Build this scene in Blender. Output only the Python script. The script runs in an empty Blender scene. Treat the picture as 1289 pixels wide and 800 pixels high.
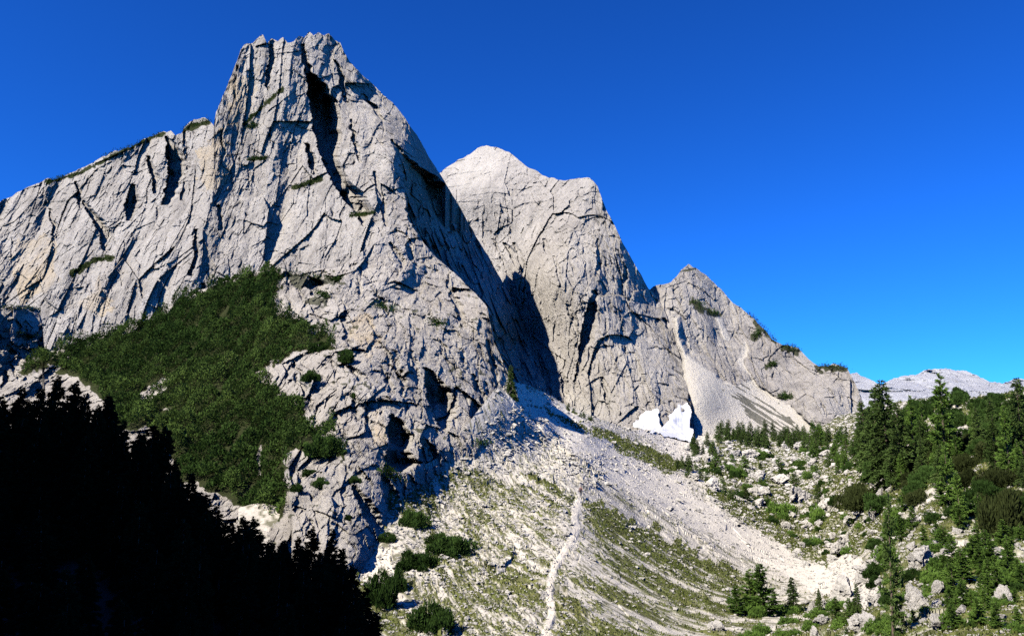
import bpy, math, random, time
import numpy as np
from mathutils import Vector
T0 = time.time()
random.seed(7); RNG = np.random.default_rng(7)
S = bpy.context.scene
C = S.collection
R = math.radians

# ------------------------------------------------------------------ camera, sky, sun, exposure
W0, H0, F0 = 1289.0, 800.0, 1010.0
PITCH = math.atan(160 / F0)
cd = bpy.data.cameras.new('camera'); cam = bpy.data.objects.new('camera', cd); C.objects.link(cam)
cd.sensor_width = 36; cd.lens = 36 * F0 / W0; cd.clip_start = 0.3; cd.clip_end = 30000
cam.rotation_euler = (math.pi / 2 + PITCH, 0, 0)
S.camera = cam
SUN = Vector((-0.58, -0.45, 0.68)).normalized()
w = bpy.data.worlds.new('World'); S.world = w; w.use_nodes = True
nt = w.node_tree; bg = nt.nodes['Background']
sky = nt.nodes.new('ShaderNodeTexSky'); sky.sky_type = 'NISHITA'; sky.sun_disc = False
sky.sun_elevation = math.asin(SUN.z); sky.sun_rotation = math.atan2(SUN.x, SUN.y)
sky.altitude = 1600; sky.air_density = 1.0; sky.dust_density = 0.15; sky.ozone_density = 3.0
hs = nt.nodes.new('ShaderNodeMix'); hs.data_type = 'RGBA'; hs.blend_type = 'MULTIPLY'; hs.inputs[0].default_value = 1; hs.inputs[7].default_value = (0.0221, 0.0897, 0.1849, 1)
gm = nt.nodes.new('ShaderNodeGamma'); gm.inputs[1].default_value = 1.22; up = nt.nodes.new('ShaderNodeVectorMath'); up.operation = 'SCALE'; up.inputs['Scale'].default_value = 7.2
nt.links.new(sky.outputs[0], hs.inputs[6]); nt.links.new(hs.outputs[2], gm.inputs[0]); nt.links.new(gm.outputs[0], up.inputs[0]); nt.links.new(up.outputs[0], bg.inputs[0])
bg.inputs[1].default_value = 0.081
sl = bpy.data.lights.new('sun', 'SUN'); sl.energy = 5.0; sl.angle = R(0.5); sl.color = (1.0, 0.925, 0.80)
so = bpy.data.objects.new('sun', sl); C.objects.link(so); so.rotation_euler = SUN.to_track_quat('Z', 'Y').to_euler()
S.view_settings.view_transform = 'Standard'; S.view_settings.look = 'None'
S.view_settings.exposure = 0.88; S.view_settings.gamma = 1.0; S.view_settings.use_curve_mapping = False
try:
    S.cycles.use_denoising = False; S.cycles.max_bounces = 4; S.cycles.diffuse_bounces = 0; S.cycles.transparent_max_bounces = 4
except Exception: pass

# ------------------------------------------------------------------ maths helpers
cp, sp_ = math.cos(PITCH), math.sin(PITCH)
def rays(px, py):
    a = (np.asarray(px, float) - W0 / 2) / F0; b = (H0 / 2 - np.asarray(py, float)) / F0
    y = cp - b * sp_; z = sp_ + b * cp
    return a / y, z / y
def at(px, py, D):
    rx, rz = rays(px, py); D = np.asarray(D, float)
    return np.stack([rx * D, D + 0 * rx, rz * D], -1)

def hsh(ix, iy, iz, seed):
    h = (ix.astype(np.uint32) * np.uint32(374761393)) ^ (iy.astype(np.uint32) * np.uint32(668265263)) ^ (iz.astype(np.uint32) * np.uint32(2147483647 - 58)) ^ np.uint32(seed * 1274126177 & 0xffffffff)
    h = (h ^ (h >> np.uint32(13))) * np.uint32(1274126177)
    h = (h ^ (h >> np.uint32(15))) * np.uint32(2246822519)
    return h ^ (h >> np.uint32(16))
def hf(h): return (h & np.uint32(0xffffff)).astype(np.float32) * np.float32(1 / 16777216.)
def vnoise(p, seed=0):
    p = np.asarray(p, np.float32); i = np.floor(p); f = p - i; i = i.astype(np.int64); f = f * f * (3 - 2 * f)
    out = 0
    for dx in (0, 1):
        wx = f[..., 0] if dx else 1 - f[..., 0]
        for dy in (0, 1):
            wy = wx * (f[..., 1] if dy else 1 - f[..., 1])
            for dz in (0, 1):
                wz = wy * (f[..., 2] if dz else 1 - f[..., 2])
                out = out + wz * hf(hsh(i[..., 0] + dx, i[..., 1] + dy, i[..., 2] + dz, seed))
    return out * 2 - 1
def ridged(p, seed=0): return 1 - 2 * np.abs(vnoise(p, seed))
def facet(p, seed=0, slope=0.5, jump=0.5):
    """cells of random height and tilt: broken rock"""
    p = np.asarray(p, np.float32); b = np.floor(p - 0.5).astype(np.int64)
    best = np.full(p.shape[:-1], 1e9, np.float32); val = np.zeros(p.shape[:-1], np.float32)
    for dx in (0, 1):
        for dy in (0, 1):
            for dz in (0, 1):
                cx, cy, cz = b[..., 0] + dx, b[..., 1] + dy, b[..., 2] + dz
                h = hsh(cx, cy, cz, seed); h2 = hsh(cx, cy, cz, seed + 77); h3 = hsh(cx, cy, cz, seed + 191)
                ox = p[..., 0] - (cx + 0.2 + 0.6 * (h & 255).astype(np.float32) / 255)
                oy = p[..., 1] - (cy + 0.2 + 0.6 * ((h >> 8) & 255).astype(np.float32) / 255)
                oz = p[..., 2] - (cz + 0.2 + 0.6 * ((h >> 16) & 255).astype(np.float32) / 255)
                d = ox * ox + oy * oy + oz * oz
                v = ((h2 & 255).astype(np.float32) / 127.5 - 1) * jump + slope * (
                    ox * (((h2 >> 8) & 255).astype(np.float32) / 127.5 - 1) + oy * (((h2 >> 16) & 255).astype(np.float32) / 127.5 - 1) + oz * ((h3 & 255).astype(np.float32) / 127.5 - 1))
                m = d < best; best = np.where(m, d, best); val = np.where(m, v, val)
    return val
def sstep(a, b, x): t = np.clip((x - a) / (b - a), 0, 1); return t * t * (3 - 2 * t)

class TPS:
    """1/depth through control points (planes stay exact)"""
    def __init__(s, pts, lam=1e-4):
        a = np.array(pts, float); s.P = a[:, :2] / 1000; n = len(a)
        K = s.k(s.P, s.P) + lam * np.eye(n); Q = np.c_[np.ones(n), s.P]
        A = np.block([[K, Q], [Q.T, np.zeros((3, 3))]])
        s.w = np.linalg.solve(A, np.r_[100 / a[:, 2], 0, 0, 0]); s.lo = a[:, 2].min() * .8; s.hi = a[:, 2].max() * 1.25
    def k(s, a, b):
        r2 = ((a[:, None, :] - b[None]) ** 2).sum(-1); return np.where(r2 > 0, .5 * r2 * np.log(r2 + 1e-12), 0)
    def __call__(s, px, py):
        sh = px.shape; q = np.stack([px.ravel(), py.ravel()], -1) / 1000; out = np.empty(len(q))
        for i in range(0, len(q), 100000):
            b = q[i:i + 100000]; out[i:i + 100000] = s.k(b, s.P) @ s.w[:-3] + np.c_[np.ones(len(b)), b] @ s.w[-3:]
        return np.clip(100 / np.clip(out, 1e-6, None), s.lo, s.hi).reshape(sh)

def inpoly(px, py, poly):
    inside = np.zeros(px.shape, bool); n = len(poly)
    for i in range(n):
        x1, y1 = poly[i]; x2, y2 = poly[(i + 1) % n]
        if y1 == y2: continue
        c = ((y1 > py) != (y2 > py)) & (px < (x2 - x1) * (py - y1) / (y2 - y1) + x1); inside ^= c
    return inside
def segdist(px, py, line):
    d = np.full(px.shape, 1e9)
    for (x1, y1), (x2, y2) in zip(line[:-1], line[1:]):
        dx, dy = x2 - x1, y2 - y1; t = np.clip(((px - x1) * dx + (py - y1) * dy) / (dx * dx + dy * dy), 0, 1)
        d = np.minimum(d, np.hypot(px - x1 - t * dx, py - y1 - t * dy))
    return d

def make_mesh(name, V, Fq, mat=None, smooth=False, attrs=None):
    V = np.ascontiguousarray(V, np.float32).reshape(-1, 3); Fq = np.ascontiguousarray(Fq, np.int32)
    me = bpy.data.meshes.new(name); k = Fq.shape[1]
    me.vertices.add(len(V)); me.vertices.foreach_set('co', V.ravel())
    me.loops.add(Fq.size); me.loops.foreach_set('vertex_index', Fq.ravel())
    me.polygons.add(len(Fq)); me.polygons.foreach_set('loop_start', np.arange(0, Fq.size, k, dtype=np.int32))
    me.polygons.foreach_set('use_smooth', np.full(len(Fq), smooth, bool))
    for an, av in (attrs or {}).items():
        a = me.attributes.new(an, 'FLOAT', 'POINT'); a.data.foreach_set('value', np.ascontiguousarray(av, np.float32).ravel())
    me.update(calc_edges=True)
    if mat: me.materials.append(mat)
    return me
def link(name, me, parent=None):
    o = bpy.data.objects.new(name, me); C.objects.link(o)
    if parent: o.parent = parent
    return o
def tag(o, label=None, cat=None, group=None, kind=None):
    if label: o['label'] = label
    if cat: o['category'] = cat
    if group: o['group'] = group
    if kind: o['kind'] = kind
    return o

# ------------------------------------------------------------------ materials
def mat(name):
    m = bpy.data.materials.new(name); m.use_nodes = True; n = m.node_tree
    return m, n, n.nodes['Principled BSDF'], (lambda t: n.nodes.new(t)), n.links.new
def ramp(N, stops):
    r = N('ShaderNodeValToRGB'); e = r.color_ramp.elements
    while len(e) < len(stops): e.new(0.5)
    for x, (p, c) in zip(e, stops): x.position = p; x.color = (*c, 1) if len(c) == 3 else c
    return r
def mix(N, L, fac, a, b, mode='MIX'):
    m = N('ShaderNodeMix'); m.data_type = 'RGBA'; m.blend_type = mode
    for s, v in ((m.inputs[0], fac), (m.inputs[6], a), (m.inputs[7], b)):
        if isinstance(v, (int, float)): s.default_value = v
        elif isinstance(v, tuple): s.default_value = (*v, 1)
        else: L(v, s)
    return m.outputs[2]
def noise(N, L, scale, detail=6, rough=0.6, vec=None):
    t = N('ShaderNodeTexNoise'); t.inputs['Scale'].default_value = scale; t.inputs['Detail'].default_value = detail; t.inputs['Roughness'].default_value = rough
    if vec is not None: L(vec, t.inputs['Vector'])
    return t.outputs[0]
def mapping(N, L, sc):
    tc = N('ShaderNodeTexCoord'); mp = N('ShaderNodeMapping'); mp.inputs['Scale'].default_value = sc; L(tc.outputs['Object'], mp.inputs['Vector']); return mp.outputs[0]
def attr(N, name):
    a = N('ShaderNodeAttribute'); a.attribute_name = name; return a.outputs['Fac']
def rr(N, L, v, a, b):
    m = N('ShaderNodeMapRange'); m.inputs[1].default_value = a; m.inputs[2].default_value = b; L(v, m.inputs[0]); return m.outputs[0]

def rock_mat(name, s, base=(.43, .395, .35), dark=(.23, .21, .19), pale=(.53, .495, .445), bump=1.6):
    """s: fine grain per metre"""
    m, n, B, N, L = mat(name)
    v1 = mapping(N, L, (1, 1, 1)); vs = mapping(N, L, (1, 1, .16))
    c = mix(N, L, rr(N, L, noise(N, L, s * .05, 8, .65, v1), .38, .66), base, pale)
    c = mix(N, L, rr(N, L, noise(N, L, s * .22, 8, .7, vs), .50, .72), c, dark)
    c = mix(N, L, rr(N, L, noise(N, L, s * .9, 8, .75, v1), .52, .75), c, (.17, .165, .16))
    c = mix(N, L, rr(N, L, noise(N, L, s * .16, 6, .65, mapping(N, L, (1, 1, .06))), .54, .74), c, tuple(x * .62 for x in base))
    c = mix(N, L, rr(N, L, noise(N, L, s * .13, 5, .6, mapping(N, L, (1.3, 1.3, .05))), .60, .8), c, pale)
    och = N('ShaderNodeMath'); och.operation = 'MULTIPLY'; L(attr(N, 'ochre'), och.inputs[0]); L(rr(N, L, noise(N, L, s * .12, 6, .6, vs), .3, .62), och.inputs[1])
    c = mix(N, L, och.outputs[0], c, (.56, .44, .27))
    c = mix(N, L, attr(N, 'scree'), c, (.63, .59, .52))
    c = mix(N, L, attr(N, 'green'), c, (.036, .044, .014))
    L(c, B.inputs['Base Color']); B.inputs['Roughness'].default_value = .95; B.inputs['Specular IOR Level'].default_value = .15
    ad = N('ShaderNodeMath'); ad.operation = 'ADD'; L(noise(N, L, s * .5, 10, .78, vs), ad.inputs[0]); L(noise(N, L, s * .9, 9, .8, v1), ad.inputs[1])
    bp = N('ShaderNodeBump'); bp.inputs['Strength'].default_value = .8; bp.inputs['Distance'].default_value = bump / s; L(ad.outputs[0], bp.inputs['Height']); L(bp.outputs[0], B.inputs['Normal'])
    return m
M_wall = rock_mat('limestone_wall', .55); M_low = rock_mat('limestone_outcrop', 1.5)
M_second = rock_mat('limestone_second', .45, base=(.43, .40, .365), dark=(.30, .28, .255)); M_third = rock_mat('limestone_third', .30, base=(.41, .38, .35), dark=(.28, .26, .24))
M_far = rock_mat('limestone_far', .05, base=(.45, .46, .49), dark=(.33, .34, .38), pale=(.56, .57, .58))  # blue of distance and shade is put into this rock colour
M_boulder = rock_mat('limestone_boulder', 3.0, base=(.50, .475, .43), dark=(.30, .29, .26), pale=(.62, .59, .53))

def terrain_mat():
    m, n, B, N, L = mat('alpine_ground')
    v = mapping(N, L, (1, 1, 1))
    sc = mix(N, L, rr(N, L, noise(N, L, 1.3, 8, .75, v), .35, .7), (.57, .53, .455), (.40, .37, .315))
    sc = mix(N, L, rr(N, L, noise(N, L, 5.0, 6, .8, v), .55, .75), sc, (.20, .185, .155))
    gr = mix(N, L, rr(N, L, noise(N, L, .35, 6, .7, v), .3, .7), (.100, .130, .022), (.135, .132, .034))
    gr = mix(N, L, rr(N, L, noise(N, L, 4.0, 6, .8, v), .45, .7), gr, (.05, .055, .018))
    c = mix(N, L, attr(N, 'green'), sc, gr); c = mix(N, L, attr(N, 'soil'), c, (.080, .083, .038))
    c = mix(N, L, attr(N, 'scree'), c, (.60, .555, .475))
    L(c, B.inputs['Base Color']); B.inputs['Roughness'].default_value = 1; B.inputs['Specular IOR Level'].default_value = .1
    bp = N('ShaderNodeBump'); bp.inputs['Strength'].default_value = .7; bp.inputs['Distance'].default_value = .12; L(noise(N, L, 3.5, 8, .8, v), bp.inputs['Height']); L(bp.outputs[0], B.inputs['Normal'])
    return m
M_ground = terrain_mat()
def leaf_mat(name, a, b, trans=.25, scale=1.5, tone=None):
    m, n, B, N, L = mat(name); n.nodes.remove(B); out = n.nodes['Material Output']
    oi = N('ShaderNodeObjectInfo'); ge = N('ShaderNodeNewGeometry')
    c = mix(N, L, rr(N, L, noise(N, L, scale, 3, .6, mapping(N, L, (1, 1, 1))), .35, .65), a, b)
    c = mix(N, L, ge.outputs['Random Per Island'], c, tuple(x * 1.35 for x in a))
    c = mix(N, L, oi.outputs['Random'], c, tuple(x * .8 for x in b))
    if tone: c = mix(N, L, attr(N, 'tone'), c, tone)
    d = N('ShaderNodeBsdfDiffuse'); t = N('ShaderNodeBsdfTranslucent'); ms = N('ShaderNodeMixShader'); ms.inputs[0].default_value = trans
    L(c, d.inputs[0]); L(c, t.inputs[0]); L(d.outputs[0], ms.inputs[1]); L(t.outputs[0], ms.inputs[2]); L(ms.outputs[0], out.inputs[0])
    return m
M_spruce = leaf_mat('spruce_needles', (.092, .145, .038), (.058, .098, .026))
M_shade = leaf_mat('shade_darkened_needles', (.016, .022, .009), (.010, .015, .007), .1)  # spruce needles darkened almost to black, deep shade painted into the colour
M_larch = leaf_mat('larch_needles', (.14, .235, .045), (.10, .185, .036), .35)
M_mugo = leaf_mat('dwarf_pine_needles', (.047, .088, .021), (.029, .058, .014), .2, .35, (.085, .135, .032))
M_mugo2 = leaf_mat('brown_dwarf_pine_needles', (.050, .064, .021), (.032, .042, .014), .2, .5)
M_grass = leaf_mat('grass_blades', (.115, .135, .035), (.09, .115, .028), .3)
def plain(name, c, rough=.9):
    m, n, B, N, L = mat(name); cc = mix(N, L, rr(N, L, noise(N, L, 6, 5, .7, mapping(N, L, (1, 1, 1))), .3, .7), c, tuple(x * .65 for x in c))
    L(cc, B.inputs['Base Color']); B.inputs['Roughness'].default_value = rough; return m
M_bark = plain('bark', (.12, .09, .065)); M_snow = plain('old_snow', (.80, .81, .83), .7)
M_snow.node_tree.nodes['Mix'].inputs[7].default_value = (.58, .58, .58, 1)
M_path = plain('trodden_gravel', (.60, .54, .44)); M_path.node_tree.nodes['Mix'].inputs[7].default_value = (.50, .46, .39, 1)
M_shade_ground = plain('shade_dark_ground', (.030, .026, .016)); M_dead = plain('weathered_dead_wood', (.45, .42, .38))  # near-black ground of the slope has its shade in the colour

# ------------------------------------------------------------------ relief surfaces (each at its own distance, with a back side)
def jag(px, amp, seed):
    q = np.zeros((len(px), 3), np.float32); out = 0
    for k, l in enumerate((26., 11., 5., 2.6)):
        q[:, 0] = px / l + seed * 13.7; out = out + amp * (.6 ** k) * vnoise(q, seed + k)
    return out
def rock_noise(P, pix, amp, seed, flute=(1.2, .4, .25), lmax=90., vor=1.0, n=8):
    """fractal relief, octaves down to about two picture elements"""
    d = np.zeros(P.shape[:-1], np.float32); fl = np.array(flute, np.float32)
    wob = np.stack([vnoise(P / 25, seed + 50), vnoise(P / 25, seed + 51), vnoise(P / 25, seed + 52)], -1) * 5
    for k in range(n):
        l = lmax / 2 ** k
        wgt = sstep(1.6, 3.5, l / pix)
        if wgt.max() <= 0: break
        q = (P + wob * min(1, l / 20)) / l
        a = amp * l * wgt
        d += a * (.14 if l > 12 else .09) * (ridged(q * fl, seed + k) - .3)
        if l < 50: d += a * vor * (.09 if l > 9 else .19) * facet(q * np.array((1.25, .6, .5), np.float32) + seed, seed + 20 + k, .9, .5)
    return d
def gully(D, PX, PY, pts, k=1.0, seed=0, jit=1.5, mod=None):
    """recess whose left side is a wall: (x, y, width in px) down its left lip"""
    a = np.array(pts, float); a = a[np.argsort(a[:, 1])]
    sel = (PY >= a[0, 1]) & (PY <= a[-1, 1])
    q = np.stack([PY / 6., PY * 0 + seed * 3.1, PY * 0], -1)[sel]
    xe = np.interp(PY[sel], a[:, 1], a[:, 0]) + jit * vnoise(q, seed) + .5 * jit * vnoise(q * 2.7, seed + 1)
    wd = np.interp(PY[sel], a[:, 1], a[:, 2]) + .01
    s = (PX[sel] - xe) / wd; A = 2.5 * wd * D[sel] / F0 * k
    q2 = np.stack([PX[sel] / 9., PY[sel] / 14., PX[sel] * 0 + seed], -1)
    md = .25 * vnoise(q2, seed + 3) if mod is None else mod[sel]
    rec = A * np.clip((1.45 - s) / .65, 0, 1) * (s >= 0) * (1 + md) + A * .9 * np.clip(1 + s * wd / 1.0, 0, 1) * (s < 0)
    out = np.zeros_like(D); out[sel] = rec; return out
def ledge(D, PX, PY, pts, k=1.0, seed=0):
    """recess under a lip: (x, y, height in px) along the lip"""
    a = np.array(pts, float); a = a[np.argsort(a[:, 0])]
    sel = (PX >= a[0, 0]) & (PX <= a[-1, 0])
    q = np.stack([PX / 5., PX * 0 + seed * 3.1, PX * 0], -1)[sel]
    ye = np.interp(PX[sel], a[:, 0], a[:, 1]) + 1.3 * vnoise(q, seed); wd = np.interp(PX[sel], a[:, 0], a[:, 2]) + .01
    s = (PY[sel] - ye) / wd
    out = np.zeros_like(D); out[sel] = 2.0 * wd * D[sel] / F0 * k * np.clip(1 - s / 1.5, 0, 1) * (s >= 0); return out

class Relief:
    def __init__(s, cols, top, bot, nrow, ctrl, jagamp=0, seed=0, extra_rows=None):
        s.cols = np.asarray(cols, float); t = np.array(top, float); b = np.array(bot, float)
        s.top = np.interp(s.cols, t[:, 0], t[:, 1]) + (jag(s.cols, jagamp, seed) if jagamp else 0); s.bot = np.interp(s.cols, b[:, 0], b[:, 1])
        s.v = np.linspace(0, 1, nrow)
        if extra_rows is not None: s.v = np.r_[s.v, extra_rows]
        s.PX = np.repeat(s.cols[None], len(s.v), 0); s.PY = s.top[None] + s.v[:, None] * (s.bot - s.top)[None]
        s.D = TPS(ctrl)(s.PX, s.PY); s.seed = seed
    def finish(s): s.P = at(s.PX, s.PY, s.D)
    def look(s, px, py):
        """surface point seen at a photo position"""
        px = np.asarray(px, float); py = np.asarray(py, float)
        c = np.clip(np.searchsorted(s.cols, px), 0, len(s.cols) - 1)
        vv = (py - s.top[c]) / (s.bot[c] - s.top[c]); r = np.clip(np.searchsorted(s.v, vv), 0, len(s.v) - 1)
        return s.P[r, c]
    def mesh(s, name, m, attrs, back=22, backlen=.45, smooth=False):
        P = s.P; at_ = {k: v for k, v in attrs.items()}
        if back:
            t = (np.linspace(0, 1, back + 1)[1:] ** 1.4)[::-1][:, None] * backlen * s.D[0][None]
            top = P[0]; dirs = top[:, :2] / np.linalg.norm(top[:, :2], axis=1, keepdims=True)
            Bk = np.empty((back, len(s.cols), 3)); Bk[..., :2] = top[None, :, :2] + dirs[None] * t[..., None] * .75; Bk[..., 2] = top[None, :, 2] - t * .95
            Bk[..., 2] -= np.abs(vnoise(Bk / 40, s.seed + 9)) * np.minimum(t, 12) * .5
            P = np.concatenate([Bk, P], 0); at_ = {k: np.concatenate([np.repeat(v[:1], back, 0), v], 0) for k, v in at_.items()}
        nr, nc = P.shape[:2]; i = np.arange(nr * nc).reshape(nr, nc)
        Fq = np.stack([i[:-1, :-1], i[1:, :-1], i[1:, 1:], i[:-1, 1:]], -1).reshape(-1, 4)
        return make_mesh(name, P, Fq, m, smooth, at_)

def blur_poly(PX, PY, polys, soft, seed):
    """painted areas with ragged edges"""
    q = np.stack([PX / 14, PY / 14, PX * 0 + seed], -1); ox = vnoise(q, seed) * soft + vnoise(q * 3, seed + 2) * soft * .6; oy = vnoise(q + 9, seed + 1) * soft + vnoise(q * 3 + 5, seed + 3) * soft * .6
    m = np.zeros(PX.shape, bool)
    for p in polys: m |= inpoly(PX + ox, PY + oy, p)
    return m.astype(np.float32)

# ---- the big wall and its spire
SKY_A = [(-160, 300), (-60, 275), (0, 253), (22, 240), (50, 230), (60, 224), (68, 226), (100, 215), (130, 196), (150, 188), (172, 181), (180, 174), (196, 171), (206, 165), (215, 166), (221, 172), (228, 168), (233, 158), (245, 151), (258, 148), (263, 151), (269, 158), (272, 140), (285, 112), (295, 85),
         (303, 64), (308, 58), (318, 54), (325, 47), (331, 42), (336, 53), (341, 47), (350, 50), (356, 45), (362, 53), (370, 51), (376, 44), (383, 44), (389, 37), (395, 42), (401, 40), (408, 46), (414, 44), (421, 53), (428, 55), (433, 67), (440, 80), (452, 92), (466, 104), (480, 118), (495, 130), (510, 147), (525, 168), (536, 188), (545, 204), (560, 228), (575, 254), (588, 278), (600, 298), (615, 322), (630, 350), (645, 380), (660, 412), (675, 446), (688, 486), (692, 500)]
A = Relief(np.arange(-160, 692.1, 1.0), SKY_A, [(-160, 560), (40, 530), (120, 480), (250, 430), (350, 400), (480, 400), (560, 420), (620, 480), (660, 530), (692, 540)], 470, [
    (390, 42, 466), (330, 48, 458), (300, 80, 454), (265, 160, 445), (430, 60, 473), (465, 105, 479), (510, 150, 478), (545, 215, 495), (585, 275, 452), (640, 380, 386), (688, 490, 350), (215, 165, 458), (140, 190, 466), (60, 225, 471), (0, 255, 475), (-150, 300, 483),
    (250, 375, 395), (350, 345, 393), (100, 440, 401), (0, 480, 399), (-150, 520, 399), (330, 200, 431), (320, 280, 410), (450, 200, 426), (420, 300, 398), (510, 280, 378), (560, 350, 350), (612, 400, 326), (200, 280, 424), (100, 330, 426), (0, 380, 424), (600, 300, 438), (650, 430, 378), (400, 440, 382), (200, 500, 382), (500, 440, 330), (660, 520, 330), (500, 200, 424), (480, 160, 446)], 2.2, 3)
G = [[(378, 56, 3), (385, 92, 7), (387, 108, 17), (390, 130, 25), (395, 168, 24), (405, 200, 15), (418, 228, 15), (428, 244, 22), (445, 264, 18), (459, 285, 3)],
     [(337, 52, 3), (340, 75, 6), (333, 95, 5), (337, 114, 2)],
     [(209, 171, 2), (211, 195, 17), (212, 220, 17), (205, 258, 9)], [(185, 196, 3), (192, 222, 7), (194, 244, 4)], [(165, 232, 4), (158, 255, 13), (160, 278, 5)],
     [(103, 252, 3), (117, 278, 10), (127, 298, 12), (130, 316, 3)], [(245, 288, 3), (245, 320, 5), (238, 347, 4)], [(252, 356, 4), (256, 374, 7)], [(274, 258, 3), (274, 290, 5)], [(230, 165, 3), (232, 215, 5), (227, 252, 3)],
     [(386, 180, 3), (390, 205, 8), (394, 220, 2)], [(454, 118, 2), (466, 134, 6), (480, 152, 3)], [(495, 182, 2), (505, 205, 7), (516, 228, 5)], [(420, 75, 2), (428, 100, 5), (434, 130, 3)],
     [(470, 215, 2), (476, 250, 7), (484, 285, 3)], [(440, 150, 2), (446, 185, 5), (452, 205, 2)], [(95, 228, 2), (98, 250, 5), (100, 262, 2)], [(275, 165, 2), (280, 190, 3), (276, 215, 2)], [(62, 262, 2), (66, 285, 4), (64, 305, 2)],
     # the shaded east side
     [(492, 175, 2), (503, 200, 9), (511, 235, 40), (513, 275, 80), (545, 320, 115), (580, 352, 125), (612, 388, 130), (622, 430, 135), (642, 475, 120), (650, 500, 100)]]
ql = np.stack([(A.PX - .45 * A.PY) / 9, (A.PY + A.PX) / 70, A.PX * 0], -1)
flank = .06 * np.abs(vnoise(ql, 501)) + .03 * np.abs(vnoise(ql * 2.3, 502)) + .05 * facet(ql * np.array([1.3, 2.2, 1]), 503, 1.0, .5)
rec = np.zeros_like(A.D)
for i, g in enumerate(G): rec = np.maximum(rec, gully(A.D, A.PX, A.PY, g, 1.6 if i == 0 else 1.1 if i == len(G) - 1 else 1.25, i + 1, 2.2, flank if i == len(G) - 1 else None))
for i in range(110):
    x, y = RNG.uniform(-150, 520), RNG.uniform(60, 430); l = RNG.uniform(6, 30); w_ = RNG.uniform(1.0, 2.9); lean = RNG.uniform(-.15, .2)
    if RNG.random() < .72: rec = np.maximum(rec, gully(A.D, A.PX, A.PY, [(x, y, .5), (x + lean * l * .5 + RNG.uniform(-2, 2), y + l * .5, w_), (x + lean * l, y + l, .4)], .8, 40 + i))
    else: rec = np.maximum(rec, ledge(A.D, A.PX, A.PY, [(x, y, .4), (x + l * .3, y + RNG.uniform(-7, 3), w_ * .8), (x + l * .7, y - l * RNG.uniform(.1, .5), .4)], .8, 40 + i))
A.D = A.D + rec
pix = A.D / F0; P = at(A.PX, A.PY, A.D)
east = sstep(-10, 60, A.PX - np.interp(A.PY, [60, 215, 300, 400, 480], [470, 515, 530, 610, 640]))
warp = 14 * vnoise(P / 60, 401); bx_ = np.stack([(P[..., 0] + warp) / 38, P[..., 1] / 160, P[..., 2] / 210], -1)
but = 9 * (np.abs(vnoise(bx_, 402)) - .3) - 5 * np.abs(vnoise(bx_ * 2.3 + 7, 403))
sl_ = facet(np.stack([(P[..., 0] + warp) / 26, P[..., 1] / 60, P[..., 2] / 85], -1), 405, 1.1, .55) * 3.5 + facet(np.stack([(P[..., 0] + warp * .5) / 11, P[..., 1] / 30, P[..., 2] / 30], -1), 406, 1.1, .5) * 1.1
A.D += (rock_noise(P, pix, .9, 3, lmax=40) + but + sl_) * (1 - .88 * east)
A.finish()
och = blur_poly(A.PX, A.PY, [[(15, 300), (62, 300), (70, 360), (30, 385), (10, 350)], [(285, 100), (325, 85), (318, 140), (285, 165)], [(245, 190), (290, 150), (285, 230), (255, 240)], [(100, 380), (130, 350), (140, 400)]], 8, 5)
grn = np.zeros(A.PX.shape, np.float32)
for ln, wd in (([(60, 229), (100, 218), (150, 192), (205, 168)], 2.2), ([(232, 163), (262, 153)], 3), ([(308, 156), (330, 135), (356, 112)], 2.4), ([(90, 345), (120, 327), (140, 324)], 3.5), ([(370, 237), (402, 225)], 3.2), ([(312, 201), (335, 199)], 2), ([(440, 272), (470, 268)], 2)):
    grn = np.maximum(grn, (segdist(A.PX, A.PY, ln) < wd * (1 + .8 * vnoise(np.stack([A.PX / 4, A.PY / 4, A.PX * 0], -1), 8))).astype(np.float32))
och *= .6
wall = tag(link('mountain', A.mesh('mountain', M_wall, {'ochre': och, 'scree': och * 0, 'green': grn})), kind='structure')
print('A', time.time() - T0)

# ---- lower outcrops and the knoll
CREST = [(-160, 400), (0, 388), (28, 384), (48, 390), (53, 404), (56, 440), (72, 440), (115, 424), (170, 411), (230, 374), (280, 354), (330, 341), (352, 337), (366, 344), (395, 341), (430, 334), (470, 309), (500, 285), (514, 279), (545, 322), (580, 350), (600, 370), (613, 386), (622, 430), (632, 452), (642, 474), (652, 500), (658, 520), (662, 545)]
K = Relief(np.arange(-160, 662.1, 1.0), CREST, [(-160, 800), (340, 800), (440, 790), (480, 720), (520, 680), (580, 650), (662, 585)], 440, [
    (350, 340, 185), (250, 370, 190), (170, 412, 195), (70, 440, 190), (0, 388, 185), (430, 335, 185), (512, 280, 205), (580, 350, 198), (612, 385, 183), (640, 470, 172), (490, 590, 120), (540, 620, 128), (655, 545, 156), (430, 660, 106), (360, 640, 112), (330, 560, 130), (230, 590, 128), (340, 480, 150), (250, 480, 155),
    (130, 520, 150), (0, 560, 145), (470, 520, 130), (440, 470, 140), (400, 420, 158), (480, 400, 164), (540, 420, 166), (580, 480, 156), (520, 550, 130), (630, 530, 158), (450, 710, 99), (380, 720, 100), (250, 700, 100), (100, 650, 100), (0, 650, 100), (100, 780, 80), (360, 790, 82), (-150, 520, 165), (550, 680, 165), (470, 790, 125), (620, 640, 190), (-150, 400, 180), (600, 590, 141)], 1.5, 5)
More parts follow.
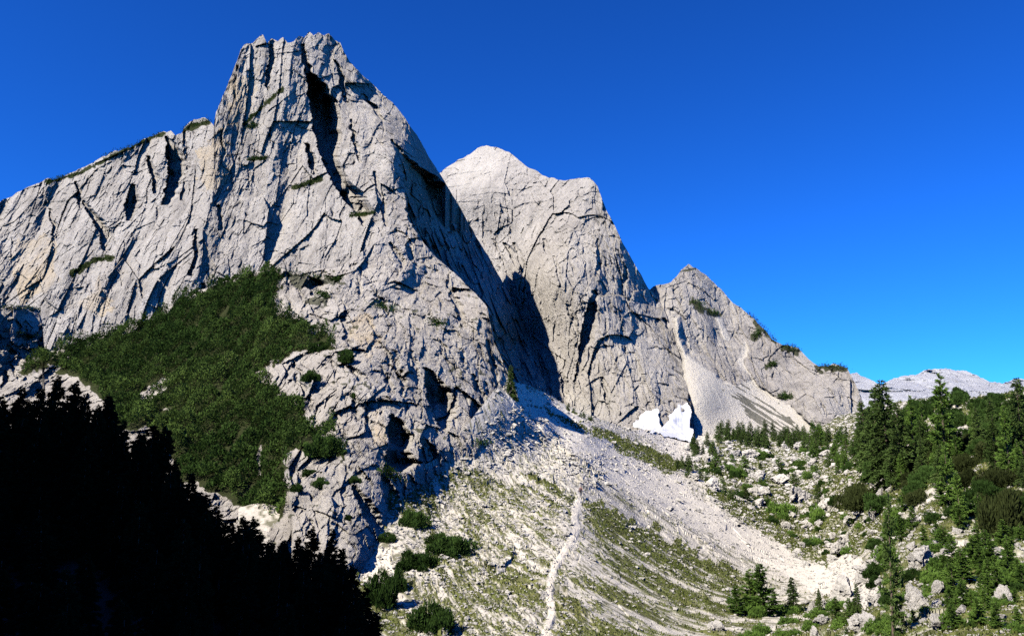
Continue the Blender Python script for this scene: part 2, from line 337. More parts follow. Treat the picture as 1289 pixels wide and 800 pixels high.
KG = [[(389, 347, 2), (387, 358, 20), (392, 372, 6)], [(428, 394, 5), (432, 415, 9), (436, 436, 5)], [(492, 520, 2), (489, 532, 14), (490, 548, 24), (487, 566, 18), (485, 582, 32), (487, 594, 16)], [(529, 548, 2), (532, 562, 12), (531, 576, 18), (535, 590, 8)],
      [(533, 462, 4), (536, 480, 16), (538, 500, 28), (545, 520, 20), (555, 542, 6)], [(640, 502, 12), (637, 522, 20), (636, 545, 12)], [(594, 470, 3), (600, 490, 7), (606, 508, 4)], [(562, 352, 3), (570, 381, 8), (582, 412, 5)], [(487, 305, 3), (497, 322, 7), (507, 340, 3)],
      [(468, 360, 2), (480, 383, 6), (484, 398, 3)], [(444, 610, 4), (450, 630, 12), (458, 648, 15), (466, 664, 9)], [(479, 600, 5), (485, 626, 15), (490, 654, 12)], [(436, 460, 5), (444, 470, 11), (452, 480, 4)], [(440, 494, 3), (443, 508, 6), (450, 530, 3)],
      [(50, 392, 3), (52, 420, 6), (46, 452, 5)], [(30, 410, 2), (32, 425, 4), (30, 440, 2)], [(10, 430, 3), (12, 445, 10), (8, 458, 4)], [(2, 465, 4), (4, 480, 7), (0, 490, 3)], [(370, 470, 2), (378, 490, 7), (392, 520, 3)], [(365, 450, 2), (372, 462, 5), (380, 480, 2)],
      [(493, 440, 3), (500, 470, 8), (506, 500, 3)], [(512, 430, 2), (520, 460, 6), (524, 490, 2)], [(455, 505, 2), (462, 535, 5), (470, 560, 2)], [(420, 520, 2), (430, 545, 5), (442, 575, 2)], [(575, 430, 2), (580, 450, 5), (584, 470, 2)], [(615, 430, 2), (618, 460, 5), (622, 490, 3)],
      [(480, 460, 2), (486, 480, 6), (490, 500, 2)], [(547, 590, 2), (552, 605, 5), (556, 615, 2)], [(514, 596, 2), (518, 608, 6), (524, 618, 2)], [(355, 560, 2), (356, 575, 3), (357, 590, 2)]]
rec = np.zeros_like(K.D)
for i, g in enumerate(KG): rec = np.maximum(rec, gully(K.D, K.PX, K.PY, g, 1.1 if i in (2, 3, 4, 5) else .85, i + 301, 3.2))
for i in range(240):
    x, y = RNG.uniform(340, 645), RNG.uniform(330, 660); l = RNG.uniform(7, 34); w_ = RNG.uniform(1.5, 4.6); lean = RNG.uniform(.0, .6)
    if i % 12 == 0: x, y = RNG.uniform(-20, 55), RNG.uniform(390, 480)
    if RNG.random() < .75: rec = np.maximum(rec, gully(K.D, K.PX, K.PY, [(x, y, .5), (x + lean * l * .5 + RNG.uniform(-2, 2), y + l * .5, w_), (x + lean * l, y + l, .4)], .8, 400 + i))
    else: rec = np.maximum(rec, ledge(K.D, K.PX, K.PY, [(x, y, .4), (x + l * .3, y + RNG.uniform(-2, 5), w_ * .8), (x + l * .7, y + l * RNG.uniform(0, .4), .4)], .8, 400 + i))
# the pillar stands forward of the pine slope
pil = sstep(0, 4, K.PX - np.interp(K.PY, [548, 560, 600, 640, 680], [356, 352, 356, 364, 366])) * sstep(548, 556, K.PY)
pil *= 1 - sstep(440, 520, K.PX - .4 * (K.PY - 600))
MUGO = [[(350, 340), (362, 346), (344, 372), (346, 392), (375, 408), (415, 422), (421, 433), (385, 441), (352, 455), (318, 470), (340, 492), (384, 520), (386, 540), (402, 545), (433, 560), (430, 573), (372, 566), (357, 582), (362, 640), (355, 655), (330, 650), (300, 632), (230, 605), (215, 565), (190, 533), (140, 545), (134, 497), (68, 468), (84, 452), (115, 430), (170, 414), (230, 377), (280, 357), (330, 344)],
        [(24, 472), (40, 455), (70, 443), (116, 424), (108, 436), (62, 462), (34, 478)]]
mugo = blur_poly(K.PX, K.PY, MUGO, 7, 11)
hole = blur_poly(K.PX, K.PY, [[(172, 500), (200, 476), (216, 472), (205, 490), (180, 512)], [(196, 516), (214, 512), (210, 518)], [(325, 560), (330, 560), (329, 600), (325, 598)]], 4, 12)
mugo = mugo * (1 - hole)
def soft(m, k):
    for ax in (0, 1):
        c = np.cumsum(np.pad(m, [(k + 1, k) if a == ax else (0, 0) for a in (0, 1)], mode='edge'), ax); m = (np.take(c, range(2 * k + 1, c.shape[ax]), ax) - np.take(c, range(0, c.shape[ax] - 2 * k - 1), ax)) / (2 * k + 1)
    return m
mugs = np.clip(soft(soft(mugo.astype(float), 6), 6) * 1.6, 0, 1); rec *= 1 - mugs
K.D = K.D + rec - pil * 5.0
P = at(K.PX, K.PY, K.D)
K.D += rock_noise(P, K.D / F0, 1.0, 5, flute=(1.2, .5, .35), lmax=18, vor=1.25) * (1 - .75 * mugs)
K.finish()
och = blur_poly(K.PX, K.PY, [[(445, 395), (470, 392), (478, 425), (462, 450), (445, 430)], [(465, 520), (488, 515), (487, 590), (476, 580)], [(330, 395), (345, 400), (375, 412), (345, 402)]], 6, 15)
grn = np.maximum(mugo, blur_poly(K.PX, K.PY, [[(350, 345), (430, 352), (440, 362), (360, 360)], [(480, 595), (500, 600), (478, 600)], [(18, 420), (45, 425), (30, 432)], [(380, 380), (410, 372), (412, 382)]], 7, 17) * .8)
q = np.stack([K.PX / 5, K.PY / 3, K.PX * 0], -1)
grn = np.maximum(grn, (vnoise(q, 61) + .6 * vnoise(q / 6, 62) > 1.02) * .8 * (K.PY > 340))
och *= .6
tag(link('rocky_hillside', K.mesh('rocky_hillside', M_low, {'ochre': och, 'scree': och * 0, 'green': grn}, backlen=.12)), kind='structure')
print('K', time.time() - T0)

# ---- second mountain
SKY_B = [(515, 262), (545, 226), (560, 212), (585, 196), (600, 188), (615, 184), (630, 188), (648, 197), (665, 210), (690, 223), (715, 226), (742, 224), (752, 234), (758, 250), (764, 264), (784, 304), (800, 332), (816, 360), (826, 370), (838, 394), (850, 428), (861, 465), (870, 500), (874, 540)]
Bm = Relief(np.arange(515, 874.1, 1.0), SKY_B, [(515, 470), (600, 500), (690, 530), (760, 560), (800, 570), (874, 580)], 370, [
    (700, 500, 470), (760, 525, 438), (800, 540, 420), (870, 550, 430), (615, 184, 680), (560, 213, 690), (690, 222, 600), (742, 225, 550), (785, 300, 515), (820, 365, 520), (858, 460, 480), (700, 350, 480), (640, 300, 605), (600, 350, 620), (660, 430, 560), (750, 430, 458), (820, 470, 448), (700, 430, 492), (560, 450, 560), (800, 580, 400), (620, 240, 610), (870, 500, 450)], 2.0, 8)
GB = [[(645, 305, 3), (655, 330, 6), (660, 360, 6), (658, 390, 3)], [(747, 365, 4), (738, 392, 11), (731, 425, 12), (728, 448, 6), (722, 484, 3)], [(712, 382, 2), (718, 402, 5), (726, 420, 3)], [(704, 468, 2), (707, 482, 6), (710, 500, 3)], [(751, 300, 2), (753, 330, 5), (750, 348, 2)], [(696, 322, 2), (702, 345, 4), (706, 362, 2)],
      [(620, 300, 2), (640, 350, 5), (652, 395, 3)], [(757, 250, 2), (760, 262, 6), (764, 275, 2)], [(783, 330, 2), (785, 350, 5), (783, 365, 2)], [(682, 300, 3), (684, 312, 6), (690, 320, 2)], [(633, 305, 3), (640, 318, 9), (648, 335, 3)], [(757, 475, 2), (761, 500, 3), (762, 510, 2)], [(868, 480, 2), (868, 500, 4), (870, 506, 2)], [(834, 400, 3), (838, 410, 7), (842, 416, 2)], [(675, 440, 2), (683, 470, 6), (690, 495, 4)]]
rec = np.zeros_like(Bm.D)
for i, g in enumerate(GB): rec = np.maximum(rec, gully(Bm.D, Bm.PX, Bm.PY, g, 1.0, i + 701, 1.8))
for i in range(110):
    x, y = RNG.uniform(560, 860), RNG.uniform(265, 520); l = RNG.uniform(6, 30); w_ = RNG.uniform(1.2, 3.2); lean = RNG.uniform(-.2, .35)
    if RNG.random() < .8: rec = np.maximum(rec, gully(Bm.D, Bm.PX, Bm.PY, [(x, y, .5), (x + lean * l * .5, y + l * .5, w_), (x + lean * l, y + l, .4)], .8, 800 + i))
    else: rec = np.maximum(rec, ledge(Bm.D, Bm.PX, Bm.PY, [(x, y, .4), (x + l * .3, y + RNG.uniform(-5, 3), w_ * .8), (x + l * .7, y - l * .2, .4)], .8, 800 + i))
Bm.D = Bm.D + rec
dome = 1 - .55 * sstep(40, -20, Bm.PY - np.interp(Bm.PX, [515, 615, 690, 742, 800], [290, 240, 232, 225, 180]))
def slabs(P, seed, amp):
    wp = 14 * vnoise(P / 60, seed)
    return amp * (6 * np.abs(vnoise(np.stack([(P[..., 0] + wp) / 34, P[..., 1] / 160, P[..., 2] / 200], -1), seed + 1)) + 2.0 * facet(np.stack([(P[..., 0] + wp) / 24, P[..., 1] / 60, P[..., 2] / 70], -1), seed + 2, 1.1, .5) + 1.6 * facet(np.stack([(P[..., 0] + wp * .5) / 10, P[..., 1] / 26, P[..., 2] / 20], -1), seed + 3, 1.1, .5))
Pb = at(Bm.PX, Bm.PY, Bm.D)
Bm.D += (rock_noise(Pb, Bm.D / F0, .95, 9, flute=(1.2, .4, .3), lmax=45, vor=1.25) + slabs(Pb, 420, .9)) * dome
strata = sstep(300, 240, Bm.PY); Bm.D += strata * (.9 * facet(np.stack([Pb[..., 0] / 30, Pb[..., 1] / 40, (Pb[..., 2] + .25 * Pb[..., 0]) / 4.5], -1), 430, .8, .6))
Bm.finish()
scr = blur_poly(Bm.PX, Bm.PY, [[(708, 492), (716, 490), (730, 505), (716, 505)], [(846, 395), (852, 395), (866, 470), (862, 470)], [(792, 370), (796, 370), (800, 395), (796, 395)], [(560, 200), (615, 184), (640, 190), (620, 225), (580, 240)]], 3, 21) * np.where(Bm.PY < 250, .35, .8)
scr = soft(soft(scr, 3), 3)
tag(link('mountain', Bm.mesh('mountain', M_second, {'ochre': scr * 0, 'scree': scr, 'green': scr * 0})), kind='structure')
# ---- third mountain
SKY_C = [(790, 385), (822, 362), (845, 352), (856, 340), (866, 334), (876, 338), (890, 348), (910, 367), (930, 385), (950, 402), (970, 425), (984, 434), (1006, 439), (1018, 452), (1030, 461), (1050, 459), (1066, 464), (1074, 478), (1084, 500), (1090, 545)]
Cm = Relief(np.arange(790, 1090.1, 1.0), SKY_C, [(790, 600), (1090, 600)], 280, [
    (865, 335, 560), (822, 362, 538), (910, 367, 565), (970, 425, 530), (1030, 462, 495), (1075, 478, 470), (1088, 540, 448), (850, 410, 497), (862, 460, 476), (871, 490, 452), (875, 510, 445), (900, 530, 446), (960, 490, 490), (1000, 520, 458), (1050, 540, 440), (900, 430, 515), (860, 570, 436), (1000, 580, 430), (800, 500, 560), (930, 470, 494), (836, 385, 519)], 1.9, 12)
FAN = [(849, 398), (855, 398), (866, 448), (905, 474), (925, 485), (945, 478), (928, 455), (940, 430), (945, 440), (936, 458), (955, 486), (1000, 515), (1038, 548), (1040, 600), (860, 600), (872, 520), (862, 470)]
fan = blur_poly(Cm.PX, Cm.PY, [FAN, [(900, 400), (908, 402), (920, 430), (912, 428)]], 3, 23)
rec = np.zeros_like(Cm.D)
for i in range(130):
    x, y = RNG.uniform(840, 1080), RNG.uniform(350, 540); l = RNG.uniform(6, 26); w_ = RNG.uniform(1.2, 3); lean = RNG.uniform(-.6, .3)
    rec = np.maximum(rec, gully(Cm.D, Cm.PX, Cm.PY, [(x, y, .5), (x + lean * l * .5, y + l * .5, w_), (x + lean * l, y + l, .4)], .8, 1000 + i))
Cm.D += rec * (1 - fan)
Pc = at(Cm.PX, Cm.PY, Cm.D); Cm.D += (rock_noise(Pc, Cm.D / F0, .85, 12, lmax=60) + slabs(Pc, 440, .7)) * (1 - .9 * soft(fan, 2))
Cm.finish()
q = np.stack([(Cm.PX + Cm.PY * 1.0) / 40, (Cm.PY - Cm.PX * .62) / 1.7, Cm.PX * 0], -1)
streak = blur_poly(Cm.PX, Cm.PY, [[(900, 478), (935, 487), (1015, 545), (980, 560), (930, 510)]], 5, 24) * (vnoise(q, 25) > .05)
grn = np.zeros(Cm.PX.shape, np.float32)
for ln, wd in (([(986, 437), (1004, 442)], 4), ([(1032, 463), (1064, 464)], 3), ([(950, 405), (976, 430)], 2.2), ([(872, 380), (884, 390)], 4), ([(892, 392), (904, 396)], 3), ([(855, 342), (875, 338)], 1.5), ([(955, 420), (950, 424)], 4), ([(984, 500), (992, 500)], 5), ([(965, 462), (975, 458)], 2.5), ([(1028, 464), (1034, 468)], 3)):
    grn = np.maximum(grn, (segdist(Cm.PX, Cm.PY, ln) < wd * (1 + .9 * vnoise(np.stack([Cm.PX / 4, Cm.PY / 4, Cm.PX * 0], -1), 28))) * .9)
grn = np.maximum(grn, streak * .62)
tag(link('mountain', Cm.mesh('mountain', M_third, {'ochre': fan * 0, 'scree': fan * (1 - streak), 'green': grn})), kind='structure')
# ---- far range
SKY_D = [(1040, 468), (1078, 470), (1090, 476), (1108, 483), (1125, 475), (1140, 472), (1152, 473), (1165, 467), (1178, 463), (1190, 462), (1200, 467), (1215, 467), (1228, 471), (1245, 480), (1262, 482), (1278, 479), (1290, 478), (1320, 486), (1400, 490)]
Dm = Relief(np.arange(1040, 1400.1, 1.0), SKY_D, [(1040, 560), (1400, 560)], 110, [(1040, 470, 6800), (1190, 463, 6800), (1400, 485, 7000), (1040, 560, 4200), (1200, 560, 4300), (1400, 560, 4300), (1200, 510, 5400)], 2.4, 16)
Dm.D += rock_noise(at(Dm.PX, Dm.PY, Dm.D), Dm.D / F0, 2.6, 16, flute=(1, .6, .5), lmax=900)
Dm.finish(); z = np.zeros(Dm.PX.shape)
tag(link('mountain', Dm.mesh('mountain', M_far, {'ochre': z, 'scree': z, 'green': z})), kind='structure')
print('BCD', time.time() - T0)

# ------------------------------------------------------------------ valley ground: scree, meadow, boulder field
TOP_T = [(300, 640), (430, 620), (520, 590), (560, 570), (615, 500), (636, 474), (650, 478), (668, 487), (690, 497), (720, 512), (760, 530), (800, 541), (870, 545), (900, 532), (960, 528), (1060, 524), (1100, 512), (1150, 503), (1200, 505), (1250, 500), (1289, 492), (1500, 470), (1700, 470)]
T = Relief(np.r_[np.arange(300, 420, 4), np.arange(420, 1300, 1.0), np.arange(1300, 1700, 8)], TOP_T, [(300, 834), (1700, 834)], 350, [
    (700, 790, 75), (725, 630, 125), (480, 605, 118), (640, 475, 179), (668, 500, 186), (690, 530, 174), (690, 560, 162), (722, 590, 148), (735, 550, 186), (700, 502, 280), (860, 550, 420), (770, 560, 215), (900, 650, 185), (1000, 720, 148), (860, 790, 88), (960, 790, 95), (1040, 740, 125), (960, 560, 400), (900, 540, 480), (1050, 530, 430), (1000, 600, 280), (1060, 680, 170), (1125, 790, 64), (1125, 640, 135), (1120, 540, 240), (1200, 510, 200), (1289, 490, 160), (1289, 600, 112), (1289, 700, 80), (1289, 790, 52), (460, 740, 92), (560, 790, 76), (440, 700, 102), (300, 700, 98), (450, 800, 76), (300, 800, 76), (1600, 500, 120), (1600, 800, 40), (700, 1000, 42), (300, 1100, 30), (1289, 1100, 26), (1600, 1100, 22), (660, 545, 157), (560, 618, 127)], 0, 30, extra_rows=1 + np.array([.04, .1, .2, .35, .6, .9, 1.3]))
PXt, PYt = T.PX, T.PY
PATH = [(672, 840), (681, 812), (686, 795), (695, 768), (691, 748), (693, 730), (698, 710), (706, 697), (716, 684), (726, 664), (723, 648), (726, 634), (729, 624)]
PW = np.array([13, 13, 13, 13, 12, 11, 11, 11, 11, 9, 7, 6, 4.]); PD = segdist(PXt, PYt, PATH)
SCREE = [[(630, 472), (650, 477), (700, 507), (760, 545), (835, 588), (905, 640), (960, 675), (1040, 715), (1080, 745), (1040, 752), (960, 708), (880, 668), (800, 625), (745, 590), (690, 550), (650, 520)], [(455, 695), (490, 700), (505, 745), (470, 755), (450, 735)], [(790, 540), (900, 530), (900, 570), (860, 580)], [(1040, 700), (1110, 700), (1110, 770), (1050, 760)]]
MEADOW = [[(728, 622), (800, 650), (880, 690), (960, 735), (960, 850), (770, 850), (700, 850), (708, 760), (716, 692), (738, 662)], [(655, 603), (690, 610), (722, 630), (715, 640), (680, 625)], [(498, 620), (520, 640), (560, 690), (640, 750), (700, 850), (610, 850), (560, 740), (500, 680)], [(620, 640), (660, 640), (720, 680), (690, 700), (640, 670)]]
STRIP = [[(745, 535), (800, 556), (864, 584), (850, 594), (790, 570), (745, 547)], [(668, 508), (735, 535), (752, 546), (738, 546), (690, 522)], [(775, 560), (850, 597), (840, 598), (772, 566)], [(655, 597), (700, 612), (720, 628), (690, 620)]]
LEFT = [[(440, 590), (560, 590), (720, 620), (720, 850), (440, 850)]]
VALLEY = [[(860, 560), (900, 545), (1060, 520), (1300, 480), (1760, 440), (1760, 1600), (1300, 850), (940, 850), (1000, 760), (1080, 745), (1040, 712), (905, 638)]]
Pt = at(PXt, PYt, T.D)
pathm = sstep(6.5, 2.5, PD) * (.8 + .2 * vnoise(Pt / 1.5, 75))
fa = np.interp(PXt, [520, 760], [.80, .40]); fb = np.sqrt(1 - fa * fa)
g2 = np.stack([Pt[..., 0] * fb - Pt[..., 1] * fa, Pt[..., 1] * fb + Pt[..., 0] * fa, Pt[..., 2]], -1)
def an(lu, lv, s): return vnoise(np.stack([g2[..., 0] / lu, g2[..., 1] / lv, g2[..., 0] * 0], -1), s)
streaks = an(9, 1.6, 31) * .9 + an(3, .7, 32) * .7 + an(1.0, .35, 33) * .6
mead, strip, left, valley, scree = (blur_poly(PXt, PYt, p, s, k) for p, s, k in ((MEADOW, 9, 34), (STRIP, 2.5, 35), (LEFT, 6, 36), (VALLEY, 5, 37), (SCREE, 5, 38)))
big = an(22, 8, 39)
grass = np.clip(mead * sstep(-.85, .1, streaks + big * .9) + left * sstep(-.3, .35, streaks + big * .6) * (1 - mead) + valley * sstep(-.9, -.1, streaks + big * .8), 0, 1) + .0
grass = np.where(strip > 0, sstep(-1.2, -.4, streaks), grass * (1 - scree * .93))
grass = np.maximum(grass, sstep(.7, 1.2, streaks) * .7 * (1 - scree)) * (1 - pathm)
soil = np.clip(sstep(.2 - .28 * left * (1 - .5 * mead), .7 - .2 * left, an(2.2, .5, 41) + .8 * an(.9, .3, 42)) * .8 * (1 - .75 * scree) * (1 - pathm), 0, 1)
screeA = np.clip(scree * .85 + pathm, 0, 1) * (1 - soil * .5)
rubble = blur_poly(PXt, PYt, [[(625, 520), (660, 515), (720, 560), (770, 590), (745, 612), (690, 608), (600, 590), (560, 600)]], 6, 44)
pix = T.D / F0
dz = np.zeros_like(T.D, dtype=np.float32)
for k, l in enumerate((14., 6., 3., 1.5, .8, .4)):
    wg = sstep(1.5, 3.5, l / pix * .6)
    dz += wg * l * (.045 * vnoise(Pt / l, 45 + k) + (.05 + .08 * np.maximum(rubble, .45 * left * (1 - mead))) * (1 - .6 * mead) * (l < 7) * facet(Pt / l, 52 + k, .7, .5))
dz += .12 * grass * (an(.8, .5, 47) + .5)
T.finish(); T.P[..., 2] += dz * (1 - .6 * pathm) * np.clip(1.2 - .5 * scree, 0, 1)
tag(link('ground', T.mesh('ground', M_ground, {'green': np.clip(grass, 0, 1) * .95, 'soil': soil, 'scree': screeA}, back=0)), kind='structure')
print('T', time.time() - T0)
# path: the trodden strip, laid just over the ground
pw_ = np.interp(PYt, [p[1] for p in PATH[::-1]], PW[::-1]) * .25 * (1 + .45 * vnoise(Pt / 1.1, 71) + .35 * vnoise(Pt / 3.1, 72))
onp = (PD < pw_) & (PYt > 622) & (vnoise(Pt / .7, 73) + .6 * vnoise(Pt / .3, 74) < .62); ii = np.arange(PXt.size).reshape(PXt.shape); qf = onp[:-1, :-1] & onp[1:, 1:]
Fp = np.stack([ii[:-1, :-1], ii[1:, :-1], ii[1:, 1:], ii[:-1, 1:]], -1)[qf]; us = np.unique(Fp); mp_ = np.zeros(PXt.size, int); mp_[us] = np.arange(len(us))
tag(link('path', make_mesh('path', T.P.reshape(-1, 3)[us] + np.array([0, 0, .02]), mp_[Fp], M_path, False)), kind='structure')

# ---- shaded slope under the near spruces, and an unseen ridge added behind the camera to shade it
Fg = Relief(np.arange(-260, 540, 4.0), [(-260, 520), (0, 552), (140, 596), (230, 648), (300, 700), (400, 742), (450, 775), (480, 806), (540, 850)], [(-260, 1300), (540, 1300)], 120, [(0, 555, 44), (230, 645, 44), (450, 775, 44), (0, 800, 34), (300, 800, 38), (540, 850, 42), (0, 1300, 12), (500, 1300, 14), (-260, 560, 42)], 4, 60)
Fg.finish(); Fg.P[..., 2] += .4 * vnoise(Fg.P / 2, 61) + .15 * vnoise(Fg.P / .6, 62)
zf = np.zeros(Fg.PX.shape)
tag(link('slope', Fg.mesh('slope', M_shade_ground, {'green': zf + .9, 'soil': zf + .6, 'scree': zf}, backlen=.25)), kind='structure')
hx, hy = np.meshgrid(np.linspace(-230, 30, 131), np.linspace(-260, 60, 161))
shade_ridge = np.clip(-1.7 + 1.38 * np.maximum(-hx, 0), None, 100) - np.maximum(-150 - hx, 0) * .5 - .5 * np.maximum(hx, 0)
end = sstep(0, 16, (-.3 * hx - 23) - hy); low = -1.9 - .5 * np.maximum(hy, 0) - .5 * np.maximum(hx, 0) - .1 * np.maximum(-hx, 0)
hz = np.minimum(low, -2) * (1 - end) + shade_ridge * end
Hp = np.stack([hx, hy, hz], -1); nz_ = (2.5 * vnoise(Hp / 14, 63) + 1.2 * vnoise(Hp / 5, 64)) * sstep(4, 20, np.hypot(hx, hy)); Hp[..., 2] += nz_
i = np.arange(hx.size).reshape(hx.shape)
tag(link('shade_ridge', make_mesh('shade_ridge', Hp, np.stack([i[:-1, :-1], i[:-1, 1:], i[1:, 1:], i[1:, :-1]], -1).reshape(-1, 4), M_ground, True, {'green': .8 + 0 * hx, 'soil': .5 + 0 * hx, 'scree': 0 * hx})), kind='structure')  # out-of-view terrain, shaped to block the sun from the near spruces

# ---- old snow at the foot of the second mountain
def snow(poly, label):
    xs = np.arange(min(p[0] for p in poly), max(p[0] for p in poly) + .1, .8); ys = np.arange(min(p[1] for p in poly), max(p[1] for p in poly) + .1, .8)
    gx, gy = np.meshgrid(xs, ys); m = blur_poly(gx, gy, [poly], 3.2, 90) > 0
    Dn = np.minimum(np.linalg.norm(Bm.look(gx, gy)[..., :2], axis=-1) / np.linalg.norm(rays(gx, gy)[0][..., None] * [1, 0] + [0, 1], axis=-1), 900)
    Dt = T.look(gx, gy)[..., 1]; Dn = np.where(gy > np.interp(gx, T.cols, T.top), np.minimum(Dn, Dt), Dn)
    k = 15; Dn = np.pad(Dn, k, mode='edge'); Dn = sum(np.roll(np.roll(Dn, a, 0), b, 1) for a in range(-k, k + 1, 3) for b in range(-k, k + 1, 3))[k:-k, k:-k] / 121 - 5 + (530 - gy) * .22
    P1 = at(gx, gy, Dn); P1 += (.9 * vnoise(P1 / 9, 91) + .5 * vnoise(P1 / 3, 92))[..., None] * np.array([0, -.6, .5]); P2 = at(gx, gy, Dn + 6); n0 = gx.size; i = np.arange(n0).reshape(gx.shape)
    q = m[:-1, :-1] & m[1:, :-1] & m[1:, 1:] & m[:-1, 1:]
    Fq = np.stack([i[:-1, :-1], i[1:, :-1], i[1:, 1:], i[:-1, 1:]], -1)[q]
    ed = {}
    for f in Fq:
        for a, b in zip(f, np.roll(f, -1)):
            if (b, a) in ed: del ed[(b, a)]
            else: ed[(a, b)] = 1
    side = np.array([(a, a + n0, b + n0, b) for a, b in ed])
    al = np.concatenate([Fq, side]); used = np.unique(al); mp = np.zeros(2 * n0, int); mp[used] = np.arange(len(used))
    tag(link('snow_patch', make_mesh('snow_patch', np.concatenate([P1.reshape(-1, 3), P2.reshape(-1, 3)])[used], mp[al], M_snow, False)), label, 'snow patch')
snow([(797, 533), (815, 517), (826, 515), (828, 527), (834, 538), (845, 533), (843, 524), (849, 513), (855, 507), (864, 508), (869, 516), (872, 532), (873, 550), (866, 557), (852, 551), (840, 549), (828, 544), (812, 545)], 'bright white snow patch at the foot of the pale cliff')

# ------------------------------------------------------------------ plants
def tris(base, dirv, side, L, Wd):
    """thin pointed leaves: base, tip and two side corners as one kite"""
    a = base; b = base + dirv * (L * .45)[:, None] + side * (Wd * .5)[:, None]; c = base + dirv * L[:, None]; d = base + dirv * (L * .45)[:, None] - side * (Wd * .5)[:, None]
    V = np.stack([a, b, c, d], 1).reshape(-1, 3); return V, np.arange(len(V)).reshape(-1, 4)
def unit(v): return v / (np.linalg.norm(v, axis=-1, keepdims=True) + 1e-9)
def tube(p0, p1, r0, r1, n=5):
    p0, p1 = np.asarray(p0, float), np.asarray(p1, float); d = unit(p1 - p0); u = unit(np.cross(d, [0.31, .9, .2])); v = np.cross(d, u)
    an_ = np.arange(n) * 2 * math.pi / n; ring = np.cos(an_)[:, None] * u + np.sin(an_)[:, None] * v
    V = np.concatenate([p0 + ring * r0, p1 + ring * r1]); return V, np.array([(k, (k + 1) % n, n + (k + 1) % n, n + k) for k in range(n)])
class Acc:
    def __init__(s): s.V = []; s.F = []; s.n = 0
    def add(s, V, F): s.V.append(V); s.F.append(F + s.n); s.n += len(V)
    def mesh(s, name, m): return make_mesh(name, np.concatenate(s.V), np.concatenate(s.F), m)
def conifer(name, seed, H, Rr, kind, leaves, m, bare=.08, size=None):
    """meshes of a trunk with limbs and of a crown of small needle sprays"""
    rg = np.random.default_rng(seed); tr = Acc(); bend = rg.normal(0, .012, 2) * H
    def axis(z): return np.array([bend[0] * (z / H) ** 2, bend[1] * (z / H) ** 2, z])
    for k in range(8):
        a, b = k / 8 * H, (k + 1) / 8 * H; r = .016 * H
        tr.add(*tube(axis(a), axis(b), r * (1 - a / H) + .012, r * (1 - b / H) + .010, 6))
    br = []; zz = bare * H
    while zz < H * .985:
        t = zz / H; nb = rg.integers(4, 7) if kind != 'larch' else rg.integers(3, 6)
        for j in range(nb):
            rad = Rr * (1 - t) ** (.75 if kind == 'spruce' else .9) * (.5 + .6 * rg.random()) * (.55 + .45 * min(1, (t - bare) * 8 + .4)) + .012 * H
            az = rg.random() * 6.283; el = (R(-22) * (1 - t) + R(28) * t + rg.normal(0, .1)) if kind == 'spruce' else (R(-8) * (1 - t) + R(35) * t + rg.normal(0, .16))
            d = np.array([math.cos(az) * math.cos(el), math.sin(az) * math.cos(el), math.sin(el)]); br.append((axis(zz + rg.normal(0, .01 * H)), d, rad))
            tr.add(*tube(br[-1][0], br[-1][0] + d * rad * .85, .05 * rad * .35 + .008, .005, 3))
        zz += H * (.030 if kind == 'spruce' else .036) * (.7 + .6 * rg.random()) * (1.15 - .5 * t)
    wts = np.array([b[2] ** 1.25 for b in br]); wts = wts / wts.sum(); pick = rg.choice(len(br), leaves, p=wts)
    o = np.array([b[0] for b in br])[pick]; d = np.array([b[1] for b in br])[pick]; r = np.array([b[2] for b in br])[pick]
    t = rg.random(leaves) ** .7 * 1.02 + .03; sp = rg.normal(0, 1, (leaves, 3)) * (.10 * r * (1.15 - t * .7))[:, None]; sp[:, 2] *= .45
    droop = np.zeros((leaves, 3)); droop[:, 2] = (-.22 * t ** 2 * r if kind == 'spruce' else .10 * t ** 2 * r)
    base = o + d * (t * r)[:, None] + sp + droop
    dv = unit(d + rg.normal(0, .55, (leaves, 3)) + np.array([0, 0, .1 if kind == 'larch' else -.12])); sd = unit(np.cross(dv, rg.normal(0, 1, (leaves, 3))))
    Ls = (H / 10) ** .5 * (size or (.34 if leaves > 8000 else .62)) * (.6 + .7 * rg.random(leaves)); Ls = np.minimum(Ls, .5 * r + .12)
    ac = Acc(); ac.add(*tris(base, dv, sd, Ls, Ls * (.34 if leaves > 8000 else .42)))
    return tr.mesh(name + '_trunk', M_bark), ac.mesh(name + '_crown', m), H
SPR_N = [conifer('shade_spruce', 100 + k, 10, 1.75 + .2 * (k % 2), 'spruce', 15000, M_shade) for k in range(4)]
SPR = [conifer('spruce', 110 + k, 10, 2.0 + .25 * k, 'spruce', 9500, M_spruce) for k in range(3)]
LAR = [conifer('larch', 120 + k, 10, 1.75 + .25 * k, 'larch', 9000, M_larch) for k in range(3)]
LAR_N = [conifer('thin_larch', 130, 10, 1.7, 'larch', 4200, M_spruce, .04, .30)]
SML = [conifer('small_conifer', 140 + k, 10, 2.2 + .3 * k, 'spruce', 1700, M_spruce) for k in range(3)]
SMLL = [conifer('small_larch', 150 + k, 10, 2.5 + .3 * k, 'larch', 1700, M_larch) for k in range(3)]
print('trees built', time.time() - T0)
def tree(var, base, h, width=1.0, label='', group=None, name='spruce_tree', cat='tree'):
    e = bpy.data.objects.new(name, None); C.objects.link(e); e.empty_display_size = .5
    e.location = Vector(base) - Vector((0, 0, .15)); k = h / var[2]; e.scale = (k * width, k * width, k); e.rotation_euler = (R(random.uniform(-2, 2)), R(random.uniform(-2, 2)), random.uniform(0, 6.28))
    link('trunk', var[0], e); link('crown', var[1], e); tag(e, label, cat, group); return e
def tip_h(base, ty): return float(rays(0, ty)[1] * base[1] - base[2])
